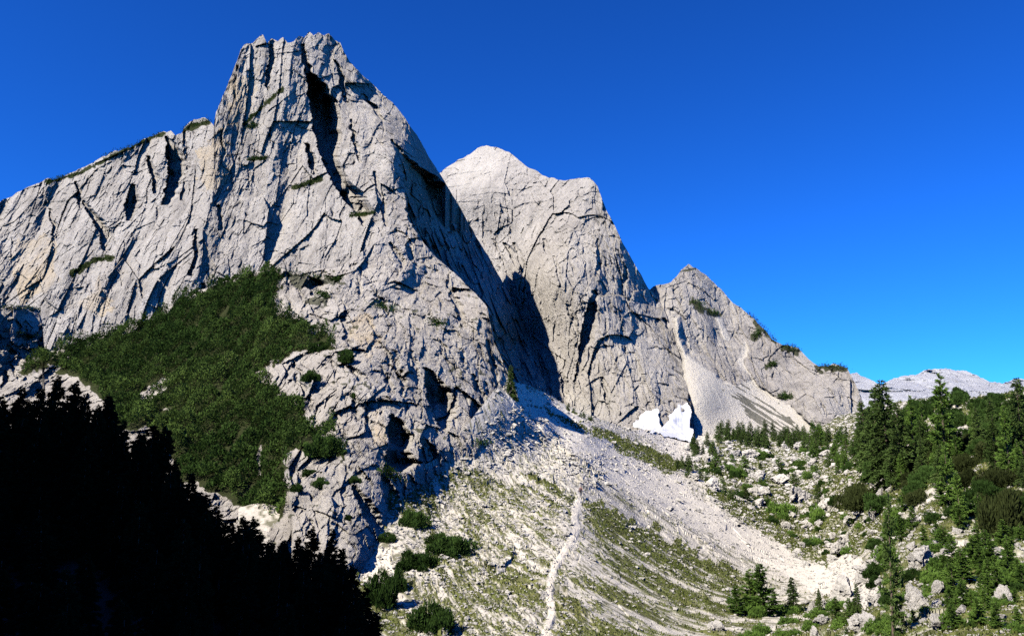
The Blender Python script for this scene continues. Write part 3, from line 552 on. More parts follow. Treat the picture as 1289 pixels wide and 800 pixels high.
def tree_at(surf, px, ty, by, var, width=1.0, **k):
    b = surf.look(px, by); h = max(.6, tip_h(b, ty)); return tree(var, b, h, width, **k)

# near black spruces on the shaded slope
SHL = 'black silhouette of a spruce in the shaded mass at the lower left corner'; SHG = 'shaded spruces in the lower left corner'
tips = [(9, 484), (36, 483), (60, 468), (80, 478), (97, 494), (121, 492), (131, 500), (-8, 495), (22, 500), (48, 500), (110, 505), (150, 548), (168, 542), (188, 530), (200, 533), (180, 552), (214, 574), (228, 590), (219, 612), (240, 628), (256, 638), (281, 652), (297, 645), (320, 648), (335, 676), (356, 674), (371, 671), (387, 661), (413, 662), (426, 684), (441, 704), (455, 735), (310, 660), (270, 650), (400, 690), (345, 690), (472, 782), (462, 765)]
uniq = {60: 'tallest black spruce silhouette against the pale cliff foot at the left', 9: 'black spruce silhouette touching the left edge of the view', 188: 'black narrow spruce tip standing out before the dark pine slope', 387: 'black broad spruce tip before the pale rock pillar', 413: 'black tall spruce tip right of the broad one before the rock pillar', 455: 'black spruce on the right end of the shaded row, beside the sunlit scree', 472: 'lowest small black spruce top in front of the round dwarf pine'}
for n, (x, y) in enumerate(tips):
    top = np.interp(x, Fg.cols, Fg.top); by = max(top + 14, y + 95 + 40 * random.random())
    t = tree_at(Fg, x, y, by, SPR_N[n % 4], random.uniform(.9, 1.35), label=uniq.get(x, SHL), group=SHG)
for n in range(110):
    x = random.uniform(-30, 470); edge = np.interp(x, [0, 130, 190, 230, 300, 400, 455, 470], [485, 500, 540, 590, 650, 668, 735, 780])
    y = edge + random.uniform(12, 290) if n > 20 else edge + random.uniform(8, 34)
    if y > 800: continue
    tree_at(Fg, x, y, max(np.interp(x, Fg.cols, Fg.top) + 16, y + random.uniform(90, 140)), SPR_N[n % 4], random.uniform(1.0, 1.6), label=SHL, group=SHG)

# lone spruce on the rock rim
b = K.look(639.5, 500); b = b + np.array([0.6, 0, -1.0]); tree(SPR[0], b, tip_h(b, 458), .95, 'lone dark spruce on the rock rim above the pale scree', None, 'spruce_tree')
# prominent trees of the right-hand hill
for px, ty, by, v, wd, nm, lb in [
    (1120, 477, 606, SPR[0], 1.1, 'spruce_tree', 'dark dense spruce, the tallest of the clump left of the tall larch'),
    (1104, 487, 596, SPR[1], 1.0, 'spruce_tree', 'dark spruce leaning into the left side of the tall spruce clump'),
    (1092, 503, 592, SPR[2], .9, 'spruce_tree', 'mid green spruce at the left edge of the tall clump, before the cliff'),
    (1134, 505, 610, SPR[1], 1.0, 'spruce_tree', 'dark spruce with its top halfway up the tall clump, on its right side'),
    (1190, 468, 592, LAR[0], 1.05, 'larch_tree', 'tall layered larch rising before the far snowy looking range'),
    (1149, 496, 560, LAR[1], .9, 'larch_tree', 'small pointed larch between the dark spruce clump and the tall larch'),
    (1163, 503, 560, LAR[2], .8, 'larch_tree', 'thin low larch just left of the tall layered larch'),
    (1225, 505, 556, LAR[1], .8, 'larch_tree', 'thin airy larch right of the tall layered larch'),
    (1234, 511, 570, SPR[2], .9, 'spruce_tree', 'bright green bushy conifer beside the thin airy larch'),
    (1288, 474, 585, SPR[0], 1.0, 'spruce_tree', 'dark spruce cut by the right edge of the view'),
    (1272, 508, 600, LAR[2], .9, 'larch_tree', 'light green larch left of the spruce cut by the right edge'),
    (1254, 522, 600, SPR[1], .9, 'spruce_tree', 'squat dark conifer on the wooded hill crest at the right'),
    (1194, 556, 640, LAR[1], 1.1, 'larch_tree', 'bright green larch growing below the tall layered larch'),
    (1210, 590, 660, LAR[2], 1.0, 'larch_tree', 'leafy green larch on the dark pine covered hillside'),
    (1125, 618, 812, LAR_N[0], .62, 'larch_tree', 'thin sparse larch with a bare upper stem, nearest tree among the boulders'),
    (962, 706, 780, LAR[2], 1.75, 'larch_tree', 'full green larch at the edge of the scree, largest of its pair'),
    (1000, 724, 774, SPR[2], 1.1, 'spruce_tree', 'slim pointed conifer beside the full larch at the scree edge'),
    (946, 714, 776, LAR[1], 1.7, 'larch_tree', 'pale green larch pressed against the left of the full larch'),
    (929, 734, 778, LAR[2], 2.0, 'larch_tree', 'low bushy larch on the grass left of the full larch'),
    (1032, 738, 776, SPR[0], .9, 'spruce_tree', 'little dark conifer right of the slim pointed one'),
    (1053, 748, 784, LAR[1], 1.8, 'larch_tree', 'squat larch at the lower end of the pale scree'),
    (1080, 732, 785, SPR[1], .9, 'spruce_tree', 'slim conifer left of the thin sparse larch'),
    (1070, 750, 790, LAR[2], 1.8, 'larch_tree', 'broad low larch in front of the scree toe boulders'),
    (975, 738, 775, SPR[2], .9, 'spruce_tree', 'small dark conifer squeezed between the full larch and the slim conifer')]:
    tree_at(T, px, ty, by, v, wd, label=lb, name=nm)
# trees in numbers
def scatter_trees(n, poly, hpx, variants, label, group, name, wd=(.9, 1.3)):
    p = np.array(poly); k = 0
    while k < n:
        x, y = random.uniform(p[:, 0].min(), p[:, 0].max()), random.uniform(p[:, 1].min(), p[:, 1].max())
        if not inpoly(np.array([x]), np.array([y]), poly)[0]: continue
        v = random.choice(variants); tree_at(T, x, y - random.uniform(*hpx), y, v, random.uniform(*wd), label=label, group=group, name=name); k += 1
scatter_trees(62, [(900, 548), (1000, 552), (1044, 552), (1044, 562), (1000, 566), (905, 562)], (13, 25), SML, 'small dark conifer in the dense grove under the third peak', 'conifers of the dense grove', 'spruce_tree')
scatter_trees(30, [(1000, 550), (1095, 545), (1095, 590), (1040, 600), (1010, 575)], (14, 30), SML + SMLL, 'young conifer at the grove end beside the tall spruce clump', 'young conifers beside the spruce clump', 'spruce_tree')
scatter_trees(9, [(866, 560), (895, 560), (897, 575), (868, 575)], (12, 22), SML, 'small conifer between the snow patch and the boulder field', 'conifers below the snow patch', 'spruce_tree')
scatter_trees(36, [(868, 585), (1050, 570), (1060, 650), (960, 650), (880, 612)], (8, 22), SMLL + SML, 'low young conifer among the pale boulders of the valley field', 'young conifers in the boulder field', 'larch_tree', (1.1, 1.7))
scatter_trees(30, [(1080, 560), (1290, 540), (1290, 640), (1180, 650), (1090, 600)], (26, 58), SPR + LAR + LAR, 'conifer rising from the dark dwarf pines of the right hillside', 'conifers on the pine covered hillside', 'spruce_tree')
scatter_trees(22, [(1130, 640), (1290, 650), (1290, 700), (1220, 700), (1130, 690)], (16, 38), LAR + LAR + SMLL, 'leafy young larch on the slope below the dark pine hillside', 'young larches below the pine hillside', 'larch_tree', (1.4, 2.0))
scatter_trees(44, [(1185, 715), (1290, 710), (1290, 808), (1185, 808)], (26, 54), LAR, 'green larch in the thicket at the lower right corner', 'larches of the corner thicket', 'larch_tree', (1.4, 2.1))
scatter_trees(16, [(1060, 775), (1170, 780), (1170, 812), (1060, 812)], (14, 34), LAR, 'low larch around the foot of the thin sparse larch', 'low larches around the thin larch', 'larch_tree', (1.3, 1.8))
scatter_trees(8, [(712, 512), (748, 530), (744, 534), (714, 518)], (5, 9), SML, 'tiny dark conifer along the top edge of the scree', 'tiny conifers along the scree top', 'spruce_tree', (1.2, 1.6))
scatter_trees(5, [(850, 585), (874, 590), (868, 605), (852, 596)], (10, 20), SML, 'small conifer at the end of the green strip beside the scree', 'conifers at the green strip end', 'spruce_tree')

# ---- dwarf pine bushes
def bush_mesh(name, seed, leaves, m, flat=.55):
    rg = np.random.default_rng(seed); nb = 36; ce = rg.normal(0, 1, (nb, 3)); ce = unit(ce) * (rg.random((nb, 1)) ** .5) * np.array([.78, .78, flat * .8]); ce[:, 2] = np.abs(ce[:, 2]); rad = .10 + .24 * rg.random(nb) ** 1.5; ce *= 1 + .18 * rg.normal(0, 1, (nb, 1))
    k = rg.integers(0, nb, leaves); n_ = unit(rg.normal(0, 1, (leaves, 3)) + np.array([0, 0, .5])); base = ce[k] + n_ * (rad[k] * (.55 + .5 * rg.random(leaves)))[:, None]; base[:, 2] = np.maximum(base[:, 2], .01)
    dv = unit(n_ + np.array([0, 0, .7]) + rg.normal(0, .35, (leaves, 3))); sd = unit(np.cross(dv, rg.normal(0, 1, (leaves, 3)))); L_ = (.10 + .10 * rg.random(leaves)) * (.62 if leaves > 9000 else 1)
    ac = Acc(); ac.add(*tris(base, dv, sd, L_, L_ * .38)); return ac.mesh(name, m)
BUSH = [bush_mesh('dwarf_pine', 200 + k, 14000, M_mugo) for k in range(3)]; BUSHB = [bush_mesh('brown_dwarf_pine', 210 + k, 14000, M_mugo2) for k in range(3)]; BUSHL = [bush_mesh('green_shrub', 220 + k, 3500, M_larch) for k in range(2)]
def bush(surf, px, py, wpx, hpx, me, label, group=None, name='dwarf_pine'):
    """px, py: middle of the foot"""
    b = surf.look(px, py); k = b[1] / F0; o = link(name, me); o.location = Vector(b) - Vector((0, 0, .1)); rx = wpx * k * .5 / .95; o.scale = (rx, rx * random.uniform(.7, .9), hpx * k / .62); o.rotation_euler = (0, 0, random.uniform(-.4, .4)); tag(o, label, 'shrub', group); return o
for px, py, wd, h, lb in [(566, 699, 62, 26, 'broad dark green dwarf pine mound below the rock pillars'), (525, 718, 58, 24, 'long low dwarf pine on the slope left of the broad mound'), (478, 768, 46, 40, 'round dwarf pine beside the black spruces, above the lowest pine'), (540, 798, 66, 34, 'large dwarf pine at the bottom edge of the meadow slope')]:
    bush(T, px, py, wd, h, BUSH[len(lb) % 3], lb)
bush(T, 500, 748, 26, 26, BUSH[0], 'small dwarf pine grown into the right of the round one'); bush(T, 486, 690, 26, 12, BUSH[1], 'small flat dwarf pine at the foot of the rock pillar')
bush(T, 520, 664, 40, 22, BUSH[2], 'sloping dwarf pine beside the dark rock cleft'); bush(T, 545, 690, 26, 14, BUSH[1], 'small dwarf pine on the left shoulder of the broad mound')
for px, py, wd, h, lb in [(403, 612, 24, 13, 'round dwarf pine in the middle of the pale pillar face'), (372, 617, 20, 10, 'small dwarf pine on the left edge of the pale pillar'), (390, 597, 24, 9, 'flat dwarf pine on the upper ledge of the pale pillar'), (446, 606, 18, 8, 'small dwarf pine right of the pale pillar top'), (438, 652, 12, 7, 'tiny dwarf pine on the lower right of the pale pillar'), (434, 455, 26, 17, 'dwarf pine on the rib right of the pine slope tongue'), (391, 478, 26, 14, 'dwarf pine clinging to the pale slab right of the pine slope'), (408, 572, 52, 28, 'dense dwarf pine above the pale pillar'), (652, 552, 14, 7, 'tiny dwarf pine under the shaded rim notch'), (424, 354, 18, 8, 'small dwarf pine beside the dark hollow at the knoll top'), (402, 442, 36, 14, 'low dwarf pine at the right tongue of the pine slope'), (445, 500, 10, 8, 'tiny dwarf pine on the rib below the slab')]:
    bush(K, px, py, wd, h, BUSH[len(lb) % 3], lb)
def scatter_bush(n, poly, wr, ar, meshes, label, group, name='dwarf_pine'):
    p = np.array(poly); k = 0
    while k < n:
        x, y = random.uniform(p[:, 0].min(), p[:, 0].max()), random.uniform(p[:, 1].min(), p[:, 1].max())
        if not inpoly(np.array([x]), np.array([y]), poly)[0]: continue
        wd = random.uniform(*wr); bush(T, x, y, wd, wd * random.uniform(*ar), random.choice(meshes), label, group, name); k += 1
scatter_bush(46, [(1085, 580), (1150, 545), (1290, 530), (1290, 680), (1240, 680), (1170, 640), (1060, 650)], (28, 58), (.3, .45), BUSHB + BUSH + BUSH, 'dark dwarf pine of the thicket covering the right hillside', 'dwarf pines on the right hillside')
scatter_bush(60, [(1085, 548), (1100, 520), (1150, 508), (1290, 500), (1290, 560), (1160, 570), (1085, 580)], (22, 40), (.35, .6), BUSH, 'dwarf pine on the crest of the right hillside', 'dwarf pines on the hill crest')
for px, py, wd, h, lb, me in [(1088, 640, 60, 32, 'brown tinged dwarf pine mound left of the stacked pale boulder', BUSHB[0]), (982, 648, 40, 17, 'bright green flat shrub above the scree edge', BUSHL[0]), (1030, 658, 24, 17, 'bright green round shrub beside the leaning pale slab', BUSHL[1]), (1103, 735, 30, 14, 'olive green mound on the pale rocks behind the thin larch', BUSH[1]), (1265, 668, 70, 52, 'largest brown tinged dwarf pine, at the right edge of the view', BUSHB[1])]:
    bush(T, px, py, wd, h, me, lb)
scatter_bush(70, [(872, 590), (1050, 560), (1110, 600), (1110, 690), (1040, 700), (960, 655)], (9, 22), (.35, .6), BUSHL + BUSH, 'low green shrub between the pale boulders of the valley field', 'low shrubs of the boulder field', 'shrub')
scatter_bush(64, [(1110, 640), (1290, 660), (1290, 808), (1100, 808), (1090, 700)], (14, 40), (.28, .5), BUSHL + BUSHL + BUSH, 'green shrub on the rocky slope of the lower right corner', 'shrubs of the lower right slope', 'shrub')
scatter_bush(26, [(920, 760), (1060, 770), (1060, 808), (930, 808)], (12, 34), (.3, .5), BUSHL, 'bright green shrub at the larch pair on the meadow edge', 'shrubs at the meadow edge', 'shrub')
print('bushes', time.time() - T0)

# ---- pine cover of the knoll (nobody could count it)
ok = np.argwhere((mugo > 0)); N1 = 190000
Pk = K.P; area = np.zeros(K.PX.shape)
area[:-1, :-1] = np.linalg.norm(np.cross(Pk[1:, :-1] - Pk[:-1, :-1], Pk[:-1, 1:] - Pk[:-1, :-1]), axis=-1)
wts = np.clip(area[ok[:, 0], ok[:, 1]], 0, np.percentile(area[ok[:, 0], ok[:, 1]], 95)); wts /= wts.sum(); pk = ok[RNG.choice(len(ok), N1, p=wts)]
base = Pk[pk[:, 0], pk[:, 1]] + RNG.normal(0, .12, (N1, 3))
def cover(base, hmul, lmul, seed, keep=False):
    n = len(base); q = np.c_[base[:, 0], base[:, 1], base[:, 2]]
    cs = 3.2; gq = np.stack([q[:, 0] / cs, q[:, 1] / (cs * 1.3), q[:, 2] * 0], -1) + .35 * np.stack([vnoise(q / 4, seed + 7), vnoise(q / 4, seed + 8), q[:, 0] * 0], -1)
    gi = np.floor(gq[:, :2]).astype(np.int64); f1 = np.full(n, 9.); ox = np.zeros(n); oy = np.zeros(n); hid = np.zeros(n)
    for ax in (-1, 0, 1):
        for ay in (-1, 0, 1):
            h = hsh(gi[:, 0] + ax, gi[:, 1] + ay, gi[:, 0] * 0, seed); jx = (h & 255) / 255.; jy = ((h >> 8) & 255) / 255.
            dx = gq[:, 0] - (gi[:, 0] + ax + jx); dy = gq[:, 1] - (gi[:, 1] + ay + jy); d_ = np.hypot(dx, dy); m = d_ < f1
            f1 = np.where(m, d_, f1); ox = np.where(m, dx, ox); oy = np.where(m, dy, oy); hid = np.where(m, ((h >> 16) & 255) / 255., hid)
    lump = np.clip((.5 + .9 * hid) * np.clip(1 - (f1 / .72) ** 2, 0, 1) + .35 * vnoise(q / 1.1, seed + 1) + .25 * vnoise(q / 9, seed + 2), 0, 2.2)
    hh = lump * hmul * (.35 + .65 * RNG.random(n) ** .5); b = base.copy(); b[:, 2] += hh
    g = np.stack([vnoise(q / 1.6, seed + 3), vnoise(q / 1.6, seed + 4), vnoise(q / 1.6, seed + 5) * .3], -1)
    dv = unit(np.array([0.02, -.18, .7]) + np.stack([ox, oy, ox * 0], -1) * 1.3 + g * .4 + RNG.normal(0, .38, (n, 3))); sd = unit(np.cross(dv, RNG.normal(0, 1, (n, 3)))); L_ = lmul * (.3 + .35 * RNG.random(n))
    if keep: m = (f1 < .60 + .12 * RNG.random(n)); b, dv, sd, L_, hid = b[m], dv[m], sd[m], L_[m], hid[m]
    cover.tone = np.repeat(np.clip(sstep(.3, 1, hid) * .7 + .55 * vnoise(b / 16, 9), 0, 1), 4)
    return tris(b, dv, sd, L_, L_ * .42)
mc = cover(base, 2.6, .95, 230, True)
tag(link('dwarf_pine_cover', make_mesh('dwarf_pine_cover', *mc, M_mugo, False, {'tone': cover.tone})), 'dense dark green dwarf pine blanket covering the knoll below the wall', 'dwarf pine', kind='stuff')
# ledge vegetation on the walls
bl = []
for srf, msk, n in ((A, None, 5000), (Cm, None, 2500)):
    pass
def ledge_plants(srf, lines, per, sc):
    out = []
    for ln, wd in lines:
        a = np.array(ln, float)
        for _ in range(per):
            k = random.randrange(len(a) - 1); t = random.random(); p = a[k] * (1 - t) + a[k + 1] * t + np.array([random.gauss(0, wd), random.gauss(0, wd * .6)]); out.append(srf.look(p[0], p[1]))
    return np.array(out) + RNG.normal(0, .3 * sc, (len(out), 3))
lv, lf = Acc(), None
lp = ledge_plants(A, [([(60, 229), (100, 218)], 1.5), ([(130, 198), (150, 190), (190, 174), (205, 168)], 2.2), ([(232, 162), (262, 152)], 2), ([(308, 156), (330, 135), (356, 112)], 1.5), ([(312, 160), (322, 158)], 3), ([(90, 346), (120, 327), (140, 325)], 2.2), ([(370, 237), (402, 225)], 2), ([(312, 201), (335, 199)], 1.5), ([(440, 272), (470, 268)], 1.5)], 650, 1.5)
lv.add(*cover(lp, .9, 1.7, 240))
lp = ledge_plants(Cm, [([(986, 436), (1004, 441)], 2.5), ([(1032, 462), (1064, 463)], 1.8), ([(940, 392), (976, 428)], 1.6), ([(872, 378), (884, 390)], 3), ([(892, 392), (904, 396)], 2), ([(950, 424), (956, 418)], 2.5), ([(984, 500), (992, 500)], 3), ([(965, 462), (975, 458)], 1.6)], 350, 3)
lv.add(*cover(lp, 1.0, 2.2, 250))
lp = ledge_plants(K, [([(352, 344), (430, 352)], 3), ([(20, 420), (46, 426)], 2.5), ([(470, 385), (500, 392)], 3), ([(0, 388), (50, 390)], 1.5), ([(480, 592), (500, 604)], 3), ([(540, 402), (556, 410)], 3), ([(600, 560), (640, 562)], 3), ([(398, 370), (412, 374)], 3)], 500, 1)
lv.add(*cover(lp, .5, .9, 260))
tag(link('ledge_vegetation', lv.mesh('ledge_vegetation', M_mugo)), 'dark green dwarf pine and grass growing along the cliff ledges', 'vegetation', kind='stuff')

# ---- grass tufts and loose stones on the ground
inF = (PXt > 425) & (PXt < 1298) & (PYt < 832)
def pick(wmap, n):
    a = np.zeros(PXt.shape); a[:-1, :-1] = np.linalg.norm(np.cross(T.P[1:, :-1] - T.P[:-1, :-1], T.P[:-1, 1:] - T.P[:-1, :-1]), axis=-1)
    wq = np.sqrt(np.clip(a, 0, 8)) * wmap * inF; wq = wq.ravel() / wq.sum(); j = RNG.choice(wq.size, n, p=wq); return T.P.reshape(-1, 3)[j]
gb = pick(np.clip(grass, 0, 1) ** 1.5, 90000) + RNG.normal(0, .06, (90000, 3)); n = len(gb)
dist = gb[:, 1] / 100; dv = unit(np.array([.1, -.05, .8]) + RNG.normal(0, .4, (n, 3))); sd = unit(np.cross(dv, RNG.normal(0, 1, (n, 3)))); L_ = (.16 + .22 * RNG.random(n)) * np.clip(dist, .8, 2.2)
tag(link('grass', make_mesh('grass', *tris(gb, dv, sd, L_, L_ * .5), M_grass)), 'tufts of olive green grass over the stony slope', 'grass', kind='stuff')
OCT = np.array([(1, 0, 0), (-1, 0, 0), (0, 1, 0), (0, -1, 0), (0, 0, 1), (0, 0, -1), (.6, .6, .6), (-.6, .6, .6), (-.6, -.6, .6), (.6, -.6, .6)], float)
OF = np.array([(4, 0, 6), (4, 6, 2), (4, 2, 7), (4, 7, 1), (4, 1, 8), (4, 8, 3), (4, 3, 9), (4, 9, 0), (0, 2, 6), (2, 1, 7), (1, 3, 8), (3, 0, 9), (0, 5, 2), (2, 5, 1), (1, 5, 3), (3, 5, 0)])
def stones(base, size):
    n = len(base); V = OCT[None] * (.7 + .6 * RNG.random((n, 10, 1))); V = V * np.stack([RNG.uniform(.7, 1.3, n), RNG.uniform(.7, 1.3, n), RNG.uniform(.45, .9, n)], -1)[:, None]
    a = RNG.uniform(0, 6.28, n); c, s = np.cos(a)[:, None], np.sin(a)[:, None]; V = np.stack([V[..., 0] * c - V[..., 1] * s, V[..., 0] * s + V[..., 1] * c, V[..., 2]], -1) * size[:, None, None] + base[:, None]
    return V.reshape(-1, 3), (OF[None] + (np.arange(n) * 10)[:, None, None]).reshape(-1, 3)
wst = (.25 + left * 1.5 + mead * .35 + valley * 1.0 + rubble * 1.6 + scree * .18) * (1 - pathm)
sb = pick(wst, 34000); sz = np.clip(.09 * np.exp(RNG.normal(0, .55, len(sb))), .04, .5) * np.clip(sb[:, 1] / 85, .8, 4.0)
tag(link('loose_stones', make_mesh('loose_stones', *stones(sb, sz), M_boulder)), 'pale loose stones strewn over scree, meadow and valley floor', 'stones', kind='stuff')

# ---- boulders
def ico(sub):
    import bmesh
    bm = bmesh.new(); bmesh.ops.create_icosphere(bm, subdivisions=sub, radius=1); bm.verts.ensure_lookup_table()
    V = np.array([v.co[:] for v in bm.verts]); Fq = np.array([[v.index for v in f.verts] for f in bm.faces]); bm.free(); return V, Fq
IV, IF = ico(5)
def boulder_mesh(seed):
    rg = np.random.default_rng(seed); V = IV.copy()
    for _ in range(15):                                    # planes that split the block
        nrm = unit(rg.normal(0, 1, 3) * np.array([1, 1, .8])); h = rg.uniform(.38, .78); d = V @ nrm; V = V - np.maximum(d - h, 0)[:, None] * nrm
    r = np.linalg.norm(V, axis=1, keepdims=True); n_ = V / r
    V = V + n_ * (.15 * facet(V * 2.2 + seed, seed, .8, .5) + .075 * facet(V * 5 + seed, seed + 1, .8, .5) + .03 * vnoise(V * 9, seed))[:, None]
    e = np.abs(V).max(0); V = V / e; return make_mesh('boulder', V, IF, M_boulder)
BOU = [boulder_mesh(300 + k) for k in range(7)]
nb_ = [0]
def boulder(px, py, wpx, hpx, label, group=None, surf=None):
    srf = surf or T; b = srf.look(px, py + hpx * .5); k = b[1] / F0; o = link('boulder', BOU[nb_[0] % 7]); nb_[0] += 1
    hz = hpx * k; o.location = (b[0], b[1] + wpx * k * .3, b[2] + hz * .24); o.scale = (wpx * k * .53, wpx * k * .5, hz * .72); o.rotation_euler = (random.uniform(-.25, .25), random.uniform(-.25, .25), random.uniform(0, 6.28) if abs(wpx / hpx - 1.4) < .6 else random.uniform(-.3, .3)); tag(o, label, 'boulder', group); return o
GF = 'boulders of the valley field'; LF = 'pale limestone boulder in the valley field between the scree and the grove'
GR = 'boulders of the lower right slope'; LR = 'pale limestone boulder between the shrubs of the lower right slope'
U = {(1009, 621): 'largest rounded boulder of the valley field, above the bright green shrub', (1011, 560): 'rounded grey boulder at the right end of the dense grove', (948, 570): 'long pale boulder below the middle of the dense grove', (897, 607): 'pointed pale boulder at the left side of the valley field, nearest the scree', (1042, 636): 'leaning pale slab left of the brown tinged dwarf pine mound', (1062, 682): 'big blocky pale boulder on the brown grass above the scree toe', (1103, 640): 'stacked pale boulder right of the brown tinged pine mound',
     (1151, 626): 'bright round boulder alone among dark shrubs', (1163, 706): 'wide pale outcrop boulder right of the thin larch', (1065, 738): 'large white block at the toe of the scree', (1158, 760): 'tall fissured pale block right of the thin larch, near its foot', (1266, 758): 'grey white boulder inside the corner larch thicket', (1255, 688): 'broken pale ledge boulder at the right edge below the dark pines', (1087, 790): 'broad pale boulder at the bottom edge left of the thin larch', (683, 742): 'grey boulder standing at the left side of the path', (748, 607): 'white angular boulder where the path meets the scree',
     (1214, 542): 'white arched boulder right of the tall layered larch', (1247, 532): 'jagged white boulder on the crest of the right hillside', (900, 792): 'flat white boulder in the grass at the bottom of the meadow', (1186, 742): 'greenish pale boulder left of the corner thicket'}
for b_ in [(1011, 560, 18, 11), (990, 560, 11, 10), (948, 570, 24, 13), (926, 569, 18, 10), (902, 565, 15, 9), (965, 567, 14, 8), (1002, 576, 16, 9), (989, 581, 14, 10), (897, 607, 28, 20), (956, 600, 24, 14), (984, 603, 22, 16), (1009, 621, 34, 24), (963, 616, 24, 14), (948, 617, 18, 14), (955, 631, 18, 10), (898, 628, 22, 10), (1042, 636, 30, 14), (920, 584, 12, 7), (890, 577, 18, 10), (865, 563, 12, 8), (865, 580, 12, 8), (1023, 580, 10, 8), (1074, 610, 12, 6), (872, 600, 20, 9),
           (1103, 640, 17, 20), (1109, 616, 9, 12), (1151, 626, 14, 14), (1178, 663, 9, 8), (1062, 682, 26, 24), (1149, 672, 10, 7), (1163, 706, 38, 26), (1071, 656, 9, 8), (1140, 651, 10, 8), (1255, 688, 30, 13), (1284, 681, 9, 9), (1184, 687, 15, 12), (1065, 738, 34, 30), (1186, 742, 15, 17), (1209, 733, 22, 12), (1158, 760, 26, 30), (1104, 758, 24, 18), (1266, 728, 13, 14), (1266, 758, 26, 24), (1182, 772, 17, 10), (1087, 790, 42, 17), (1188, 792, 24, 20), (1108, 703, 22, 12), (1096, 716, 36, 13),
           (990, 660, 15, 14), (1003, 690, 13, 9), (988, 740, 10, 8), (900, 792, 24, 10), (1036, 790, 24, 11), (1024, 770, 11, 14), (1016, 760, 13, 6), (1032, 674, 13, 17), (683, 742, 15, 11), (748, 607, 11, 9), (1214, 542, 13, 11), (1247, 532, 17, 9), (1163, 550, 10, 6), (1156, 530, 20, 9), (880, 640, 14, 8), (1040, 765, 14, 10), (1050, 700, 16, 8), (1130, 700, 12, 9), (1200, 690, 12, 8), (1120, 745, 16, 9), (1140, 780, 14, 10)]:
    lr = b_[0] > 1050 or b_[1] > 690
    boulder(*b_, U.get((b_[0], b_[1]), LR if lr else LF), None if (b_[0], b_[1]) in U else (GR if lr else GF))
def scatter_boulders(n, poly, wr, lb, gr):
    p = np.array(poly); k = 0
    while k < n:
        x, y = random.uniform(p[:, 0].min(), p[:, 0].max()), random.uniform(p[:, 1].min(), p[:, 1].max())
        if not inpoly(np.array([x]), np.array([y]), poly)[0]: continue
        wd = wr[0] + (wr[1] - wr[0]) * random.random() ** 2.2; boulder(x, y, wd, wd * random.uniform(.45, .85), lb, gr); k += 1
scatter_boulders(125, [(862, 560), (1050, 556), (1075, 610), (1060, 690), (1000, 700), (905, 636)], (5, 14), LF, GF)
scatter_boulders(70, [(1070, 600), (1130, 640), (1290, 670), (1290, 806), (1020, 806), (1020, 760), (1080, 745)], (6, 18), LR, GR)
scatter_boulders(16, [(1085, 560), (1290, 520), (1290, 560), (1150, 600)], (5, 11), 'small white boulder showing through the pines of the right hillside', 'boulders on the right hillside')
# small white trunks of dead trees
for px, ty, by, lb in [(1215, 548, 562, 'bleached dead branch leaning below the white arched boulder'), (1227, 633, 645, 'bleached dead stump among the dark shrubs of the right hillside')]:
    b = T.look(px, by); h = tip_h(b, ty); ac = Acc(); p0 = np.array([0, 0, -.2]); p1 = np.array([h * .9, .1, h * .9]); ac.add(*tube(p0, p1 * .6, .11, .07)); ac.add(*tube(p1 * .6, p1, .07, .02)); ac.add(*tube(p1 * .5, p1 * .5 + np.array([.1, .2, h * .4]), .05, .015))
    o = link('dead_branch', ac.mesh('dead_branch', M_dead)); o.location = b; tag(o, lb, 'dead wood')

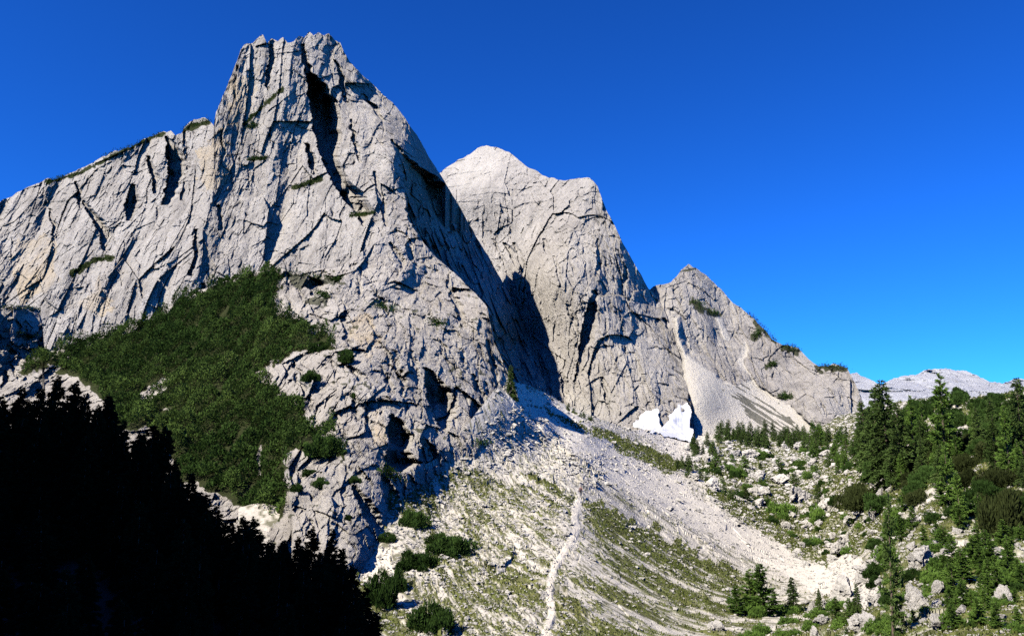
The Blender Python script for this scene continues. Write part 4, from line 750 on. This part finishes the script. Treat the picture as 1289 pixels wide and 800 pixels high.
# ---- hiker in red at the top of the path
def person(px, py):
    b = T.look(px, py); root = None
    J = {'pel': (0, 0, .95), 'che': (0, -.03, 1.32), 'nec': (0, -.03, 1.48), 'hea': (0, -.05, 1.62), 'top': (0, -.05, 1.74), 'hl': (.10, 0, .90), 'kl': (.12, -.12, .50), 'al': (.12, -.02, .08), 'tl': (.13, -.20, .03), 'hr': (-.10, 0, .90), 'kr': (-.11, .03, .50), 'ar': (-.12, .20, .10), 'tr': (-.12, .04, .03), 'sl': (.19, -.02, 1.40), 'el': (.27, .05, 1.13), 'wl': (.26, -.14, .95), 'ml': (.25, -.2, .88), 'sr': (-.19, -.02, 1.40), 'er': (-.27, .02, 1.13), 'wr': (-.27, -.18, 1.0), 'mr': (-.26, -.25, .96)}
    r = {'pel': .15, 'che': .16, 'nec': .06, 'hea': .10, 'top': .07, 'hl': .10, 'kl': .065, 'al': .05, 'tl': .04, 'hr': .10, 'kr': .065, 'ar': .05, 'tr': .04, 'sl': .075, 'el': .055, 'wl': .04, 'ml': .035, 'sr': .075, 'er': .055, 'wr': .04, 'mr': .035}
    E = [('pel', 'che'), ('che', 'nec'), ('nec', 'hea'), ('hea', 'top'), ('pel', 'hl'), ('hl', 'kl'), ('kl', 'al'), ('al', 'tl'), ('pel', 'hr'), ('hr', 'kr'), ('kr', 'ar'), ('ar', 'tr'), ('che', 'sl'), ('sl', 'el'), ('el', 'wl'), ('wl', 'ml'), ('che', 'sr'), ('sr', 'er'), ('er', 'wr'), ('wr', 'mr')]
    ks = list(J); me = bpy.data.meshes.new('person'); me.from_pydata([J[k] for k in ks], [(ks.index(a), ks.index(c)) for a, c in E], []); o = link('person', me)
    o.modifiers.new('skin', 'SKIN'); 
    for k, sv in zip(ks, me.skin_vertices[0].data): sv.radius = (r[k], r[k]); sv.use_root = k == 'pel'
    sub = o.modifiers.new('sub', 'SUBSURF'); sub.levels = 2; sub.render_levels = 2
    m, n, B, N, L = mat('hiker_skin_and_trousers'); tc = N('ShaderNodeTexCoord'); sx = N('ShaderNodeSeparateXYZ'); L(tc.outputs['Object'], sx.inputs[0])
    rp = ramp(N, [(0, (.03, .03, .035)), (.2, (.05, .055, .07)), (.52, (.20, .06, .05)), (.83, (.45, .28, .2)), (.93, (.09, .06, .04))]); rp.color_ramp.interpolation = 'CONSTANT'
    dv = N('ShaderNodeMath'); dv.operation = 'DIVIDE'; dv.inputs[1].default_value = 1.8; L(sx.outputs[2], dv.inputs[0]); L(dv.outputs[0], rp.inputs[0]); L(rp.outputs[0], B.inputs['Base Color']); B.inputs['Roughness'].default_value = .9
    me.materials.append(m); o.location = b; o.rotation_euler = (0, 0, 2.7)
    tag(o, 'hiker in a red jacket standing at the top of the path', 'person')
    V, Fq = IV * np.array([.15, .10, .24]), IF; bp_ = link('backpack', make_mesh('backpack', V + np.array([0, .17, 1.25]), Fq, plain('grey_pack', (.10, .09, .09)), True), o); return o
person(730.5, 624)
print('objects', len(bpy.data.objects), time.time() - T0)
